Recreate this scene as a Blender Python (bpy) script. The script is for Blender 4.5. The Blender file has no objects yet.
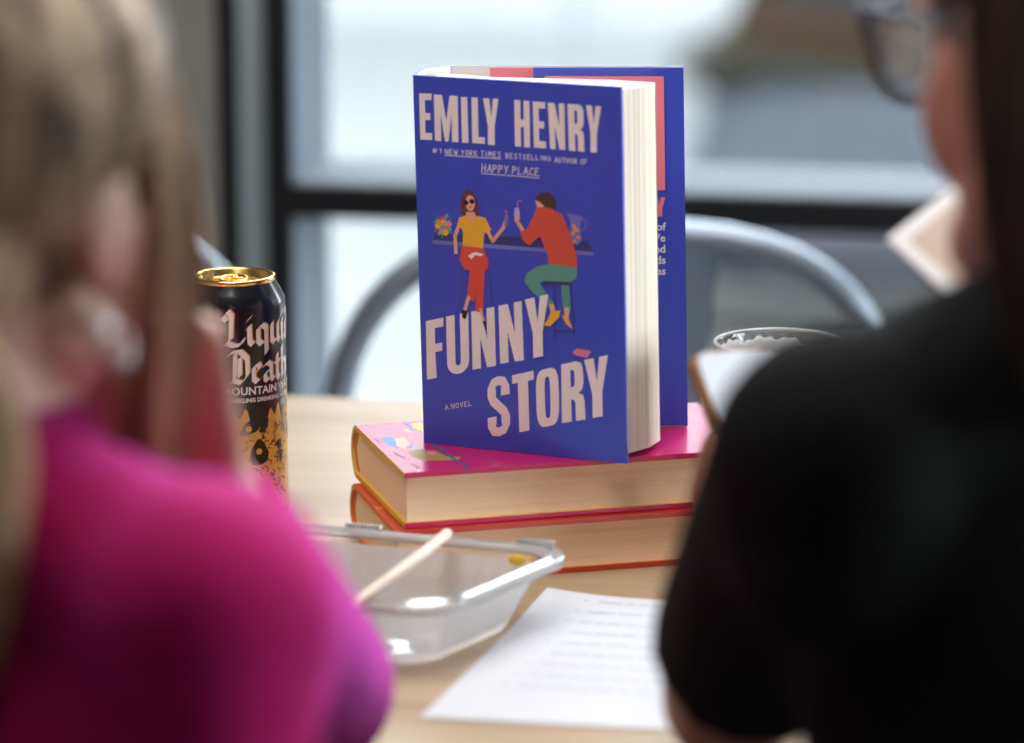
import bpy, bmesh, math, random
from mathutils import Vector, Matrix
random.seed(4)
C = bpy.context.scene.collection
D = bpy.data
R = math.radians
PI = math.pi
V = Vector

# ------------------------------------------------------------------ materials
def mat(name, col, rough=.5, metal=0., noise=None, bump=0., bscale=60., spec=.5, coat=0., sheen=0., **kw):
    m = D.materials.new(name); m.use_nodes = True
    nt = m.node_tree; b = nt.nodes['Principled BSDF']
    b.inputs['Base Color'].default_value = (*col, 1)
    b.inputs['Roughness'].default_value = rough
    b.inputs['Metallic'].default_value = metal
    b.inputs['Specular IOR Level'].default_value = spec
    b.inputs['Coat Weight'].default_value = coat
    b.inputs['Coat Roughness'].default_value = kw.get('coat_rough', .1)
    b.inputs['Sheen Weight'].default_value = sheen
    tc = nt.nodes.new('ShaderNodeTexCoord')
    if noise:                                    # (second colour, scale vector, fac-low, fac-high)
        c2, sc, lo, hi = noise
        mp = nt.nodes.new('ShaderNodeMapping'); mp.inputs['Scale'].default_value = sc
        mp.inputs['Rotation'].default_value = kw.get('rot', (0, 0, 0))
        n = nt.nodes.new('ShaderNodeTexNoise'); n.inputs['Scale'].default_value = 1; n.inputs['Detail'].default_value = 5
        r = nt.nodes.new('ShaderNodeValToRGB')
        r.color_ramp.elements[0].position = lo; r.color_ramp.elements[0].color = (*col, 1)
        r.color_ramp.elements[1].position = hi; r.color_ramp.elements[1].color = (*c2, 1)
        nt.links.new(tc.outputs['Object'], mp.inputs[0]); nt.links.new(mp.outputs[0], n.inputs['Vector'])
        nt.links.new(n.outputs[0], r.inputs[0]); nt.links.new(r.outputs[0], b.inputs['Base Color'])
    if bump:
        n2 = nt.nodes.new('ShaderNodeTexNoise'); n2.inputs['Scale'].default_value = bscale
        bp = nt.nodes.new('ShaderNodeBump'); bp.inputs['Strength'].default_value = bump; bp.inputs['Distance'].default_value = .002
        nt.links.new(tc.outputs['Object'], n2.inputs['Vector']); nt.links.new(n2.outputs[0], bp.inputs['Height'])
        nt.links.new(bp.outputs[0], b.inputs['Normal'])
    return m

def clear_mat(name, tint=(1, 1, 1), body=0., bodycol=(1, 1, 1), ior=1.45, rough=.03):
    """thin clear sheet: mostly transparent, Fresnel reflection, a share of milky body"""
    m = D.materials.new(name); m.use_nodes = True; nt = m.node_tree; nt.nodes.clear()
    o = nt.nodes.new('ShaderNodeOutputMaterial'); t = nt.nodes.new('ShaderNodeBsdfTransparent'); g = nt.nodes.new('ShaderNodeBsdfGlossy')
    f = nt.nodes.new('ShaderNodeFresnel'); f.inputs[0].default_value = ior
    t.inputs[0].default_value = (*tint, 1); g.inputs['Roughness'].default_value = rough
    mx = nt.nodes.new('ShaderNodeMixShader'); nt.links.new(f.outputs[0], mx.inputs[0]); nt.links.new(t.outputs[0], mx.inputs[1]); nt.links.new(g.outputs[0], mx.inputs[2])
    out = mx
    if body:
        d = nt.nodes.new('ShaderNodeBsdfDiffuse'); d.inputs[0].default_value = (*bodycol, 1)
        tr = nt.nodes.new('ShaderNodeBsdfTranslucent'); tr.inputs[0].default_value = (*bodycol, 1)
        dt = nt.nodes.new('ShaderNodeMixShader'); dt.inputs[0].default_value = .5; nt.links.new(d.outputs[0], dt.inputs[1]); nt.links.new(tr.outputs[0], dt.inputs[2])
        m2 = nt.nodes.new('ShaderNodeMixShader'); m2.inputs[0].default_value = body
        nt.links.new(mx.outputs[0], m2.inputs[1]); nt.links.new(dt.outputs[0], m2.inputs[2]); out = m2
    nt.links.new(out.outputs[0], o.inputs[0])
    return m

def paper_edge(name, c1, c2, axis, scale):
    """page edges: fine sheet lines across one axis"""
    m = D.materials.new(name); m.use_nodes = True; nt = m.node_tree; b = nt.nodes['Principled BSDF']
    b.inputs['Roughness'].default_value = .8; b.inputs['Specular IOR Level'].default_value = .2
    tc = nt.nodes.new('ShaderNodeTexCoord'); mp = nt.nodes.new('ShaderNodeMapping')
    s = [3., 3., 3.]; s[axis] = scale; mp.inputs['Scale'].default_value = s
    n = nt.nodes.new('ShaderNodeTexNoise'); n.inputs['Scale'].default_value = 1; n.inputs['Detail'].default_value = 3
    r = nt.nodes.new('ShaderNodeValToRGB'); r.color_ramp.elements[0].position = .35; r.color_ramp.elements[1].position = .65
    r.color_ramp.elements[0].color = (*c1, 1); r.color_ramp.elements[1].color = (*c2, 1)
    nt.links.new(tc.outputs['Object'], mp.inputs[0]); nt.links.new(mp.outputs[0], n.inputs['Vector']); nt.links.new(n.outputs[0], r.inputs[0]); nt.links.new(r.outputs[0], b.inputs['Base Color'])
    bp = nt.nodes.new('ShaderNodeBump'); bp.inputs['Strength'].default_value = .35; bp.inputs['Distance'].default_value = .0006
    nt.links.new(n.outputs[0], bp.inputs['Height']); nt.links.new(bp.outputs[0], b.inputs['Normal'])
    return m

# ------------------------------------------------------------------ objects
def link(name, me, mats, parent=None, smooth=False):
    o = D.objects.new(name, me); C.objects.link(o)
    for m in (mats if isinstance(mats, (list, tuple)) else [mats]): me.materials.append(m)
    if smooth:
        for p in me.polygons: p.use_smooth = True
    if parent is not None:
        o.parent = parent
        o.matrix_parent_inverse = world_of(parent).inverted() if parent.get('_world', 0) else Matrix.Identity(4)
    return o
def world_of(o): return Matrix.Translation(o.location)
def obj(name, bm, mats, parent=None, smooth=False):
    me = D.meshes.new(name); bmesh.ops.recalc_face_normals(bm, faces=bm.faces[:])
    bm.to_mesh(me); bm.free()
    return link(name, me, mats, parent, smooth)
def tag(o, label=None, cat=None, group=None, kind=None):
    if label: o['label'] = label
    if cat: o['category'] = cat
    if group: o['group'] = group
    if kind: o['kind'] = kind
    return o
def empty(name, loc, rz=0, label=None, cat=None, world=False, group=None):
    o = D.objects.new(name, None); C.objects.link(o); o.location = loc; o.rotation_euler = (0, 0, rz); o.empty_display_size = .05
    if world: o['_world'] = 1          # children of this thing are modelled in room coordinates
    return tag(o, label, cat, group)

def box(bm, lo, hi, bevel=0, M=None, mi=0):
    r = bmesh.ops.create_cube(bm, size=1); vs = r['verts']
    for v in vs: v.co = V([lo[i] + (v.co[i] + .5) * (hi[i] - lo[i]) for i in range(3)])
    fs = list({f for v in vs for f in v.link_faces})
    if bevel:
        es = list({e for v in vs for e in v.link_edges})
        rr = bmesh.ops.bevel(bm, geom=es, offset=bevel, segments=3, affect='EDGES', profile=.5)
        vs = list({v for f in rr['faces'] for v in f.verts} | {v for v in vs if v.is_valid}); fs = list({f for v in vs for f in v.link_faces})
    for f in fs: f.material_index = mi
    if M is not None:
        for v in vs: v.co = M @ v.co
    return vs
def frame_of(d):
    d = d.normalized(); a = V((0, 0, 1)) if abs(d.z) < .9 else V((1, 0, 0))
    x = a.cross(d).normalized(); return x, d.cross(x)
def tube(bm, pts, r, n=12, caps=True, mi=0, flat=1.):
    """swept round tube through pts, radius r or list of radii"""
    pts = [V(p) for p in pts]; rs = r if isinstance(r, (list, tuple)) else [r] * len(pts)
    rings = []; x = None
    for i, p in enumerate(pts):
        d = (pts[min(i + 1, len(pts) - 1)] - pts[max(i - 1, 0)]).normalized()
        if x is None: x, y = frame_of(d)
        else:
            x = (x - d * x.dot(d)).normalized(); y = d.cross(x)
        rings.append([bm.verts.new(p + (x * math.cos(2 * PI * k / n) + y * math.sin(2 * PI * k / n) * flat) * rs[i]) for k in range(n)])
    for a, b in zip(rings, rings[1:]):
        for k in range(n):
            f = bm.faces.new((a[k], a[(k + 1) % n], b[(k + 1) % n], b[k])); f.material_index = mi; f.smooth = True
    if caps:
        for q in (rings[0], rings[-1]): bm.faces.new(q).material_index = mi
def lathe(bm, prof, n=48, mi=0, c=(0, 0, 0)):
    rings = [[bm.verts.new((c[0] + r * math.cos(2 * PI * k / n), c[1] + r * math.sin(2 * PI * k / n), c[2] + z)) for k in range(n)] for r, z in prof]
    for j, (a, b) in enumerate(zip(rings, rings[1:])):
        for k in range(n):
            f = bm.faces.new((a[k], a[(k + 1) % n], b[(k + 1) % n], b[k])); f.material_index = mi; f.smooth = True
    return rings
def capsule(bm, p0, p1, r0, r1, flat=False):
    """round-ended (or flat-ended) tapered limb segment, closed"""
    p0, p1 = V(p0), V(p1); d = p1 - p0; L = max(d.length, 1e-5); d = d / L
    pr = []
    if flat: pr = [(0, .001), (0, r0), (L, r1), (L, .001)]
    else:
        for k in range(0, 6): a = PI / 2 * k / 5; pr.append((-r0 * math.cos(a), max(r0 * math.sin(a), 1e-4)))
        for k in range(5, -1, -1): a = PI / 2 * k / 5; pr.append((L + r1 * math.cos(a), max(r1 * math.sin(a), 1e-4)))
    x, y = frame_of(d); n = 20; rings = []
    for t, r in pr: rings.append([bm.verts.new(p0 + d * t + (x * math.cos(2 * PI * k / n) + y * math.sin(2 * PI * k / n)) * r) for k in range(n)])
    for a, b in zip(rings, rings[1:]):
        for k in range(n): bm.faces.new((a[k], a[(k + 1) % n], b[(k + 1) % n], b[k]))
    bm.faces.new(rings[0]); bm.faces.new(rings[-1])
def ell(bm, c, r, axes=None):
    vs = bmesh.ops.create_uvsphere(bm, u_segments=24, v_segments=16, radius=1)['verts']
    ax = axes or (V((1, 0, 0)), V((0, 1, 0)), V((0, 0, 1)))
    r = r if isinstance(r, (tuple, list)) else (r, r, r)
    for v in vs: q = v.co.copy(); v.co = V(c) + ax[0] * q.x * r[0] + ax[1] * q.y * r[1] + ax[2] * q.z * r[2]
def remeshed(name, bm, voxel, mats, parent, smooth=6, fac=.5, paint=None, displace=None):
    """melts overlapping closed shapes into one continuous skin"""
    bmesh.ops.recalc_face_normals(bm, faces=bm.faces[:])
    me = D.meshes.new(name); bm.to_mesh(me); bm.free()
    t = D.objects.new(name, me); C.objects.link(t)
    m = t.modifiers.new('r', 'REMESH'); m.mode = 'VOXEL'; m.voxel_size = voxel
    s = t.modifiers.new('s', 'SMOOTH'); s.iterations = smooth; s.factor = fac
    dg = bpy.context.evaluated_depsgraph_get()
    nm = D.meshes.new_from_object(t.evaluated_get(dg)); D.objects.remove(t); D.meshes.remove(me)
    if displace:
        for v in nm.vertices: v.co = displace(v.co)
    nm.name = name
    o = link(name, nm, mats, parent, True)
    if paint:
        for p in nm.polygons: p.material_index = paint(p.center)
    return o

def ortho(F, U=V((0, 0, 1))):
    F = F.normalized(); L = U.cross(F).normalized(); return F, L, F.cross(L)
# ------------------------------------------------------------------ lettering
GL = {
 'E': [[(0,0),(1,0),(.97,.14),(.45,.14),(.45,.42),(.87,.42),(.87,.57),(.45,.57),(.45,.85),(1,.85),(1,1),(0,1)]],
 'F': [[(0,0),(1,0),(.98,.15),(.5,.15),(.5,.42),(.9,.42),(.9,.56),(.5,.56),(.56,1),(0,1)]],
 'I': [[(0,0),(1,0),(1,1),(0,1)]],
 'L': [[(0,0),(.5,0),(.5,.86),(1,.86),(1,1),(0,1)]],
 'M': [[(0,1),(0,0),(.34,0),(.5,.55),(.67,0),(1,0),(1,1),(.73,1),(.73,.42),(.57,1),(.43,1),(.27,.42),(.27,1)]],
 'N': [[(0,1),(0,0),(.4,0),(.66,.52),(.66,0),(1,0),(1,1),(.62,1),(.36,.48),(.36,1)]],
 'H': [[(0,0),(.4,0),(.4,.41),(.61,.41),(.61,0),(1,0),(1,1),(.61,1),(.61,.57),(.4,.57),(.4,1),(0,1)]],
 'Y': [[(0,0),(.4,0),(.51,.4),(.64,0),(1,0),(.73,.6),(.73,1),(.27,1),(.29,.6)]],
 'T': [[(0,0),(1,0),(1,.15),(.73,.15),(.73,1),(.26,1),(.26,.15),(0,.15)]],
}
def strip(a, b, close=False):
    n = len(a); return [[a[i], a[(i + 1) % n], b[(i + 1) % n], b[i]] for i in range(n if close else n - 1)]
GL['R'] = [[(0,0),(.42,0),(.42,1),(0,1)], [(.42,.54),(.75,.54),(.95,.58),(1,.68),(1,1),(.6,1),(.6,.70),(.55,.64),(.42,.63)]] + \
    strip([(.42,0),(.7,0),(.92,.04),(1,.13),(1,.38),(.93,.48),(.75,.54),(.42,.54)], [(.42,.13),(.5,.13),(.57,.14),(.6,.18),(.6,.36),(.57,.4),(.5,.42),(.42,.42)])
def sup(cx, cy, rx, ry, n=28, e=.55):
    r = []
    for k in range(n):
        a = 2 * PI * k / n; c, s = math.cos(a), math.sin(a)
        r.append((cx + rx * math.copysign(abs(c) ** e, c), cy + ry * math.copysign(abs(s) ** e, s)))
    return r
GL['O'] = strip(sup(.5, .5, .5, .5), sup(.5, .5, .12, .36), True)
arc = lambda rx, ry, cy: [(.5 - rx, 0)] + [(.5 - rx * math.cos(a), cy + ry * math.sin(a)) for a in [PI * k / 12 for k in range(13)]] + [(.5 + rx, 0)]
GL['U'] = strip(arc(.5, .2, .8), arc(.12, .06, .8))
def pen(path, wx, wy):
    A, B = [], []
    for i, p in enumerate(path):
        q0, q1 = path[max(i - 1, 0)], path[min(i + 1, len(path) - 1)]
        dx, dy = q1[0] - q0[0], q1[1] - q0[1]; l = math.hypot(dx, dy) or 1
        nx, ny = -dy / l, dx / l
        A.append((p[0] + nx * wx, p[1] + ny * wy)); B.append((p[0] - nx * wx, p[1] - ny * wy))
    return strip(A, B)
GL['S'] = pen([(.8,.33),(.8,.2),(.72,.1),(.5,.07),(.28,.1),(.2,.2),(.2,.3),(.27,.4),(.5,.5),(.73,.6),(.8,.7),(.8,.8),(.72,.9),(.5,.93),(.28,.9),(.2,.8),(.2,.66)], .2, .075)
def bil(q, x, y):
    a, b, c, d = [V(p) for p in q]; p = (a * (1 - x) + b * x) * (1 - y) + (d * (1 - x) + c * x) * y; return (p.x, p.y)
# single-stroke hand lettering, x right, y down
SK = {'A':[[(0,1),(.45,0),(.9,1)],[(.2,.65),(.75,.62)]],'B':[[(0,0),(0,1)],[(0,0),(.6,.1),(.6,.4),(0,.5),(.7,.6),(.7,.9),(0,1)]],'C':[[(.8,.1),(.4,0),(.05,.4),(.1,.8),(.45,1),(.85,.85)]],
'D':[[(0,0),(0,1)],[(0,0),(.6,.15),(.8,.5),(.6,.85),(0,1)]],'E':[[(.7,0),(0,.03),(0,1),(.75,.97)],[(0,.5),(.55,.47)]],'F':[[(.7,0),(0,.03),(0,1)],[(0,.5),(.5,.47)]],
'G':[[(.8,.1),(.4,0),(.05,.4),(.1,.85),(.5,1),(.8,.85),(.8,.55),(.5,.55)]],'H':[[(0,0),(0,1)],[(.75,0),(.75,1)],[(0,.5),(.75,.47)]],'I':[[(.2,0),(.2,1)]],'K':[[(0,0),(0,1)],[(.7,0),(0,.55),(.75,1)]],
'L':[[(0,0),(0,1),(.65,.97)]],'M':[[(0,1),(.1,0),(.45,.6),(.8,0),(.9,1)]],'N':[[(0,1),(0,0),(.75,1),(.75,0)]],'O':[[(.4,0),(.05,.25),(.05,.75),(.4,1),(.75,.75),(.75,.25),(.4,0)]],
'P':[[(0,1),(0,0),(.6,.08),(.65,.4),(0,.55)]],'R':[[(0,1),(0,0),(.6,.08),(.62,.4),(0,.52),(.7,1)]],'S':[[(.7,.1),(.3,0),(.05,.25),(.6,.6),(.6,.9),(.3,1),(0,.88)]],'T':[[(0,.02),(.8,0)],[(.4,0),(.4,1)]],
'U':[[(0,0),(.03,.8),(.35,1),(.7,.8),(.72,0)]],'V':[[(0,0),(.4,1),(.8,0)]],'W':[[(0,0),(.22,1),(.48,.3),(.74,1),(.98,0)]],'Y':[[(0,0),(.4,.5),(.8,0)],[(.4,.5),(.35,1)]],
'#':[[(.25,0),(.15,1)],[(.6,0),(.5,1)],[(0,.35),(.8,.3)],[(0,.7),(.75,.65)]],'1':[[(.1,.2),(.35,0),(.35,1)]]}
def ribbon(pts, w):
    """flat stroke of width w along 2-D points, with mitre-free round-ish joints"""
    out = []
    for a, b in zip(pts, pts[1:]):
        a, b = V(a), V(b); d = (b - a)
        if d.length < 1e-6: continue
        d = d.normalized(); n = V((-d.y, d.x)) * w / 2; e = d * w * .35
        out.append([tuple(a - e + n), tuple(b + e + n), tuple(b + e - n), tuple(a - e - n)])
    return out
def hand_text(s, quad, w, gap=.42):
    adv = [(.55 if ch == ' ' else (.4 if ch in 'I1' else (1. if ch in 'WM' else .8)) + gap) for ch in s]; tot = sum(adv) - gap
    x = 0; out = []
    for ch, a in zip(s, adv):
        for st in SK.get(ch, []):
            out += ribbon([bil(quad, (x + px + random.uniform(-.03, .03)) / tot, py) for px, py in st], w)
        x += a
    return out
def font_tris(s, size, align='LEFT', bold=0.):
    """words in Blender's built-in face as flat polygons"""
    cu = D.curves.new('t', 'FONT'); cu.body = s; cu.size = size; cu.align_x = align; cu.resolution_u = 2; cu.offset = bold; cu.fill_mode = 'FRONT'
    o = D.objects.new('t', cu); C.objects.link(o)
    me = o.evaluated_get(bpy.context.evaluated_depsgraph_get()).to_mesh()
    out = [[tuple(me.vertices[i].co[:2]) for i in p.vertices] for p in me.polygons]
    D.objects.remove(o); D.curves.remove(cu); return out
def put(bm, polys, fn, off, mi):
    """fn maps 2-D sheet coordinates and height above the sheet to 3-D"""
    for p in polys:
        try: f = bm.faces.new([bm.verts.new(fn(x, y, off)) for x, y in p]); f.material_index = mi; f.tag = True
        except ValueError: pass
ART = {'big': [('E',[(4.0,223.4),(12.5,223.6),(12.0,194.7),(3.8,194.4)]),('M',[(14.0,223.2),(30.2,223.1),(29.9,194.3),(13.9,194.4)]),('I',[(32.4,222.7),(36.6,222.8),(36.8,194.4),(32.4,194.3)]),('L',[(39.6,222.8),(48.0,223.0),(47.8,194.4),(39.3,194.4)]),('Y',[(47.3,222.7),(57.8,222.9),(57.3,194.0),(47.1,194.1)]),('H',[(68.3,222.8),(78.4,222.6),(78.1,193.9),(68.1,194.1)]),('E',[(80.6,222.5),(89.0,222.4),(88.7,194.0),(80.8,194.1)]),('N',[(90.6,222.3),(101.5,222.2),(101.5,193.9),(91.6,193.9)]),('R',[(103.6,222.2),(114.0,222.3),(114.1,193.5),(104.0,193.7)]),('Y',[(115.8,222.1),(125.7,221.9),(124.7,193.4),(115.7,193.5)]),('F',[(3.9,79.2),(16.2,82.5),(15.8,44.7),(3.5,41.3)]),('U',[(18.0,83.2),(33.5,87.4),(33.2,49.1),(17.9,45.1)]),('N',[(35.5,87.8),(51.4,92.2),(51.6,54.5),(35.4,50.6)]),('N',[(54.3,93.0),(70.1,97.4),(70.7,59.9),(54.5,56.0)]),('Y',[(72.7,98.6),(88.6,103.2),(88.1,64.8),(73.5,60.7)]),('S',[(45.2,45.8),(60.5,50.0),(60.5,11.6),(44.7,7.0)]),('T',[(62.3,49.4),(77.1,53.7),(77.4,16.2),(62.6,12.1)]),('O',[(78.3,53.5),(93.9,58.2),(94.0,21.2),(78.7,16.7)]),('R',[(95.9,59.3),(110.1,63.3),(111.5,25.7),(95.6,21.9)]),('Y',[(111.3,63.4),(127.2,67.9),(127.0,29.9),(112.5,26.3)])],'small': [('#1',[(12.1,189.5),(18.1,189.6),(18.0,186.8),(12.0,186.7)]),('NEW YORK TIMES',[(20.8,189.5),(58.5,189.9),(58.4,186.5),(20.7,186.2)]),('BESTSELLING',[(61.8,189.5),(91.6,189.3),(91.6,186.5),(61.7,186.3)]),('AUTHOR',[(94.4,188.9),(109.3,188.8),(109.2,185.8),(94.3,185.9)]),('OF',[(111.8,189.0),(116.3,189.0),(115.8,185.9),(111.5,185.9)]),('HAPPY PLACE',[(45.7,181.7),(83.9,181.3),(83.6,176.8),(45.2,176.8)]),('A NOVEL',[(15.4,25.9),(34.1,30.6),(34.4,27.5),(15.7,22.7)])],'under': [[(20.4,185.5),(58.4,185.7)],[(44.8,175.8),(83.8,175.4)]],'art': [('navy','poly',[(10.3,131.5),(13.0,136.5),(115.6,138.4),(118.9,131.9)]),('band','poly',[(10.3,131.5),(118.9,131.9),(118.8,129.5),(10.2,129.0)]),('navy2','stroke',0.69,[(30.5,115.2),(27.8,88.9)]),('navy2','stroke',0.69,[(48.6,115.2),(50.3,92.8)]),('green','ell',(13.6,144.0),1.32,1.2),('green','ell',(20.4,147.2),1.32,1.2),('green','ell',(22.4,139.2),1.32,1.2),('green','ell',(14.9,135.9),1.32,1.2),('red','ell',(18.1,145.0),2.2,2.0),('yellow','ell',(14.3,140.7),2.2,2.0),('red','ell',(19.5,141.0),2.2,2.0),('orange','ell',(17.1,137.4),2.2,2.0),('pink','ell',(21.7,142.5),2.2,2.0),('orange','ell',(15.8,142.8),2.2,2.0),('yellow','ell',(19.3,136.9),2.2,2.0),('yellow','ell',(18.5,143.0),2.2,2.0),('green','stroke',0.55,[(18.0,140.9),(10.6,143.1)]),('green','stroke',0.55,[(18.0,140.9),(13.7,147.4)]),('green','stroke',0.55,[(18.0,140.9),(21.2,149.3)]),('green','stroke',0.55,[(18.0,140.9),(23.3,146.0)]),('green','stroke',0.55,[(18.0,140.9),(23.8,136.6)]),('green','stroke',0.55,[(18.0,140.9),(11.2,137.0)]),('green','stroke',0.55,[(18.0,140.9),(17.0,133.3)]),('hair','poly',[(34.9,165.1),(39.7,163.1),(42.0,158.2),(42.8,149.4),(38.8,148.2),(32.2,148.3),(30.1,150.3),(31.1,159.5),(32.7,163.6)]),('skin','stroke',2.34,[(29.4,143.8),(25.9,135.1),(26.2,124.5)]),('skin','poly',[(34.0,150.9),(39.6,151.2),(41.3,147.3),(37.7,144.6),(33.3,146.5)]),('skin','ell',(36.9,156.7),3.23,5.07),('black','ell',(34.2,156.8),1.62,1.6),('black','ell',(38.1,157.8),1.76,1.6),('red','ell',(36.9,154.2),1.17,0.67),('yellow','poly',[(28.9,147.1),(34.0,148.8),(37.7,145.4),(42.2,149.0),(47.1,148.0),(50.8,140.9),(48.3,138.3),(46.0,138.8),(44.9,128.5),(30.9,128.6),(31.5,137.8),(30.5,140.4),(27.9,141.2)]),('skin','stroke',2.34,[(48.7,139.3),(51.6,133.8),(59.1,142.8),(60.8,147.3)]),('band','poly',[(59.8,150.6),(62.4,150.8),(62.1,144.0),(59.8,142.5)]),('pink','stroke',0.55,[(61.5,150.3),(61.6,153.0),(59.8,153.3)]),('red','poly',[(30.6,129.5),(45.2,128.8),(48.5,121.3),(47.7,115.8),(43.7,113.7),(31.9,114.2),(28.7,119.9),(29.5,125.4)]),('red','stroke',5.5,[(38.6,116.5),(35.7,96.7)]),('red','stroke',5.22,[(43.1,116.8),(41.3,90.0)]),('skin','stroke',2.34,[(34.1,97.0),(31.5,89.2)]),('black','poly',[(29.4,88.7),(33.4,87.7),(31.5,82.6),(29.3,83.6)]),('skin','stroke',1.65,[(42.0,90.1),(44.3,82.0)]),('black','poly',[(43.3,82.6),(45.3,82.8),(46.1,76.7),(44.6,77.9)]),('white','poly',[(34.4,123.4),(39.2,126.1),(45.2,125.0),(43.5,123.7),(39.3,124.1),(36.7,121.3)]),('band','poly',[(100.8,155.0),(112.3,153.5),(110.7,148.7),(111.6,138.8),(108.4,135.2),(104.1,136.6),(103.5,144.9),(104.4,149.0),(102.8,153.1)]),('band','stroke',0.82,[(111.9,152.2),(114.7,151.0),(113.9,146.3),(111.4,144.4)]),('orange','ell',(106.4,147.1),1.32,1.2),('orange','ell',(108.6,144.6),1.32,1.2),('orange','ell',(105.7,142.4),1.32,1.2),('orange','ell',(109.1,140.2),1.32,1.2),('orange','ell',(106.6,137.7),1.32,1.2),('orange','ell',(107.2,144.9),1.32,1.2),('hair2','poly',[(80.6,162.8),(85.0,166.4),(90.8,167.0),(94.7,162.4),(94.3,157.0),(89.1,156.2),(83.9,158.0),(83.0,161.2)]),('skin','poly',[(80.9,161.4),(83.4,160.9),(87.0,158.2),(85.1,156.8),(82.2,157.5)]),('lilac','poly',[(67.0,155.8),(70.0,156.0),(70.5,150.7),(70.1,147.3),(66.6,147.0),(66.8,151.7)]),('pink','stroke',0.55,[(68.9,155.9),(69.3,160.0),(71.9,160.4)]),('skin','stroke',2.61,[(67.9,151.1),(68.7,147.2),(72.2,142.0)]),('red2','poly',[(81.9,157.1),(90.5,157.4),(98.8,153.9),(102.5,144.8),(107.8,129.1),(108.1,121.3),(89.4,120.3),(88.4,127.7),(83.7,139.2),(76.4,132.7),(71.6,136.2),(70.3,141.5),(74.3,142.2),(78.9,149.9)]),('teal','poly',[(89.7,122.4),(108.1,121.3),(107.7,115.0),(103.9,112.0),(85.2,111.2),(82.5,109.4),(91.8,98.2),(89.9,95.0),(87.7,95.4),(76.3,105.1),(72.4,110.2),(74.0,115.1),(81.0,120.1)]),('teal','stroke',5.22,[(99.8,109.6),(100.7,94.5)]),('navy','poly',[(85.5,111.2),(103.9,112.0),(103.6,109.7),(85.4,109.1)]),('navy2','stroke',0.69,[(92.6,109.8),(91.9,75.1)]),('navy2','stroke',0.69,[(103.3,109.9),(105.4,78.9)]),('navy2','stroke',0.69,[(92.0,80.5),(105.0,80.9)]),('skin','stroke',3.3,[(90.6,96.0),(91.6,90.7)]),('skin','stroke',3.02,[(100.7,94.8),(100.2,88.7)]),('yellow','poly',[(89.9,92.3),(96.6,93.8),(95.1,88.9),(89.1,83.0),(84.8,83.2),(87.5,87.0)]),('yellow','poly',[(97.1,90.7),(101.3,89.2),(104.3,82.6),(100.2,85.0)]),('pink','poly',[(103.5,67.4),(106.9,70.5),(116.7,69.8),(113.6,65.1),(106.2,66.0)])],'top': [('blue','poly',[(6.6,88.0),(10.9,93.4),(16.3,93.2),(16.0,79.9),(12.0,65.9),(7.6,70.0)]),('blue','poly',[(17.5,64.5),(23.2,72.4),(22.0,66.3),(18.7,62.0)]),('skin','poly',[(15.9,89.4),(22.7,89.6),(22.4,72.6),(14.8,58.5),(12.4,67.7)]),('skin','poly',[(26.3,109.9),(29.3,111.1),(30.6,101.0),(27.8,100.6)]),('olive','poly',[(14.8,49.6),(18.3,54.6),(23.8,55.4),(33.0,49.4),(35.6,34.0),(44.4,28.8),(39.8,22.1),(20.5,25.6),(15.8,35.5)]),('tealdark','stroke',2.2,[(35.3,74.2),(37.6,46.3),(38.5,20.6),(41.7,6.5),(38.5,-4.7)]),('purple','stroke',1.6,[(6.1,51.9),(7.4,44.9),(9.2,36.4)]),('purple','stroke',1.0,[(2.8,92.8),(3.8,85.0),(3.9,77.4)]),('blue','stroke',1.8,[(32.1,127.7),(33.1,119.9),(32.0,106.5)]),('yellow','poly',[(35.7,125.2),(43.1,124.1),(37.9,101.1),(34.4,111.7)]),('white','stroke',1.2,[(10.4,4.7),(8.7,-0.2)]),('purple','stroke',1.2,[(9.9,20.8),(11.7,9.6)]),('pink','poly',[(25.6,47.6),(30.1,48.3),(31.0,40.7),(26.9,38.1)])]}
RZ0, RZ1 = .7515, .788        # window rail, underside and top
# ------------------------------------------------------------------ palette
col = dict(navy=(.03,.04,.17), navy2=(.035,.045,.2), band=(.15,.17,.5), green=(.12,.42,.3), red=(.68,.075,.045), red2=(.62,.08,.05), yellow=(.8,.42,.03),
    orange=(.8,.25,.04), pink=(.72,.2,.35), hair=(.13,.035,.025), hair2=(.07,.035,.025), skin=(.72,.4,.28), black=(.006,.006,.01), white=(.8,.78,.74),
    lilac=(.4,.4,.68), teal=(.09,.3,.23), blue=(.04,.2,.55), olive=(.35,.22,.05), tealdark=(.02,.12,.2), purple=(.2,.05,.25), letter=(.80,.73,.70), flappink=(.78,.2,.27), cream=(.75,.72,.66))
INK = {k: mat('ink_' + k, v, .45) for k, v in col.items()}
JACKET_BLUE = mat('blue_dust_jacket', (.037, .070, .50), .38, coat=.15, bump=.02, bscale=25)
CREAM_PAPER = mat('cream_paper', (.82, .76, .66), .8)
WHITE_PAPER = mat('white_paper', (.57, .58, .61), .7)

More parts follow.
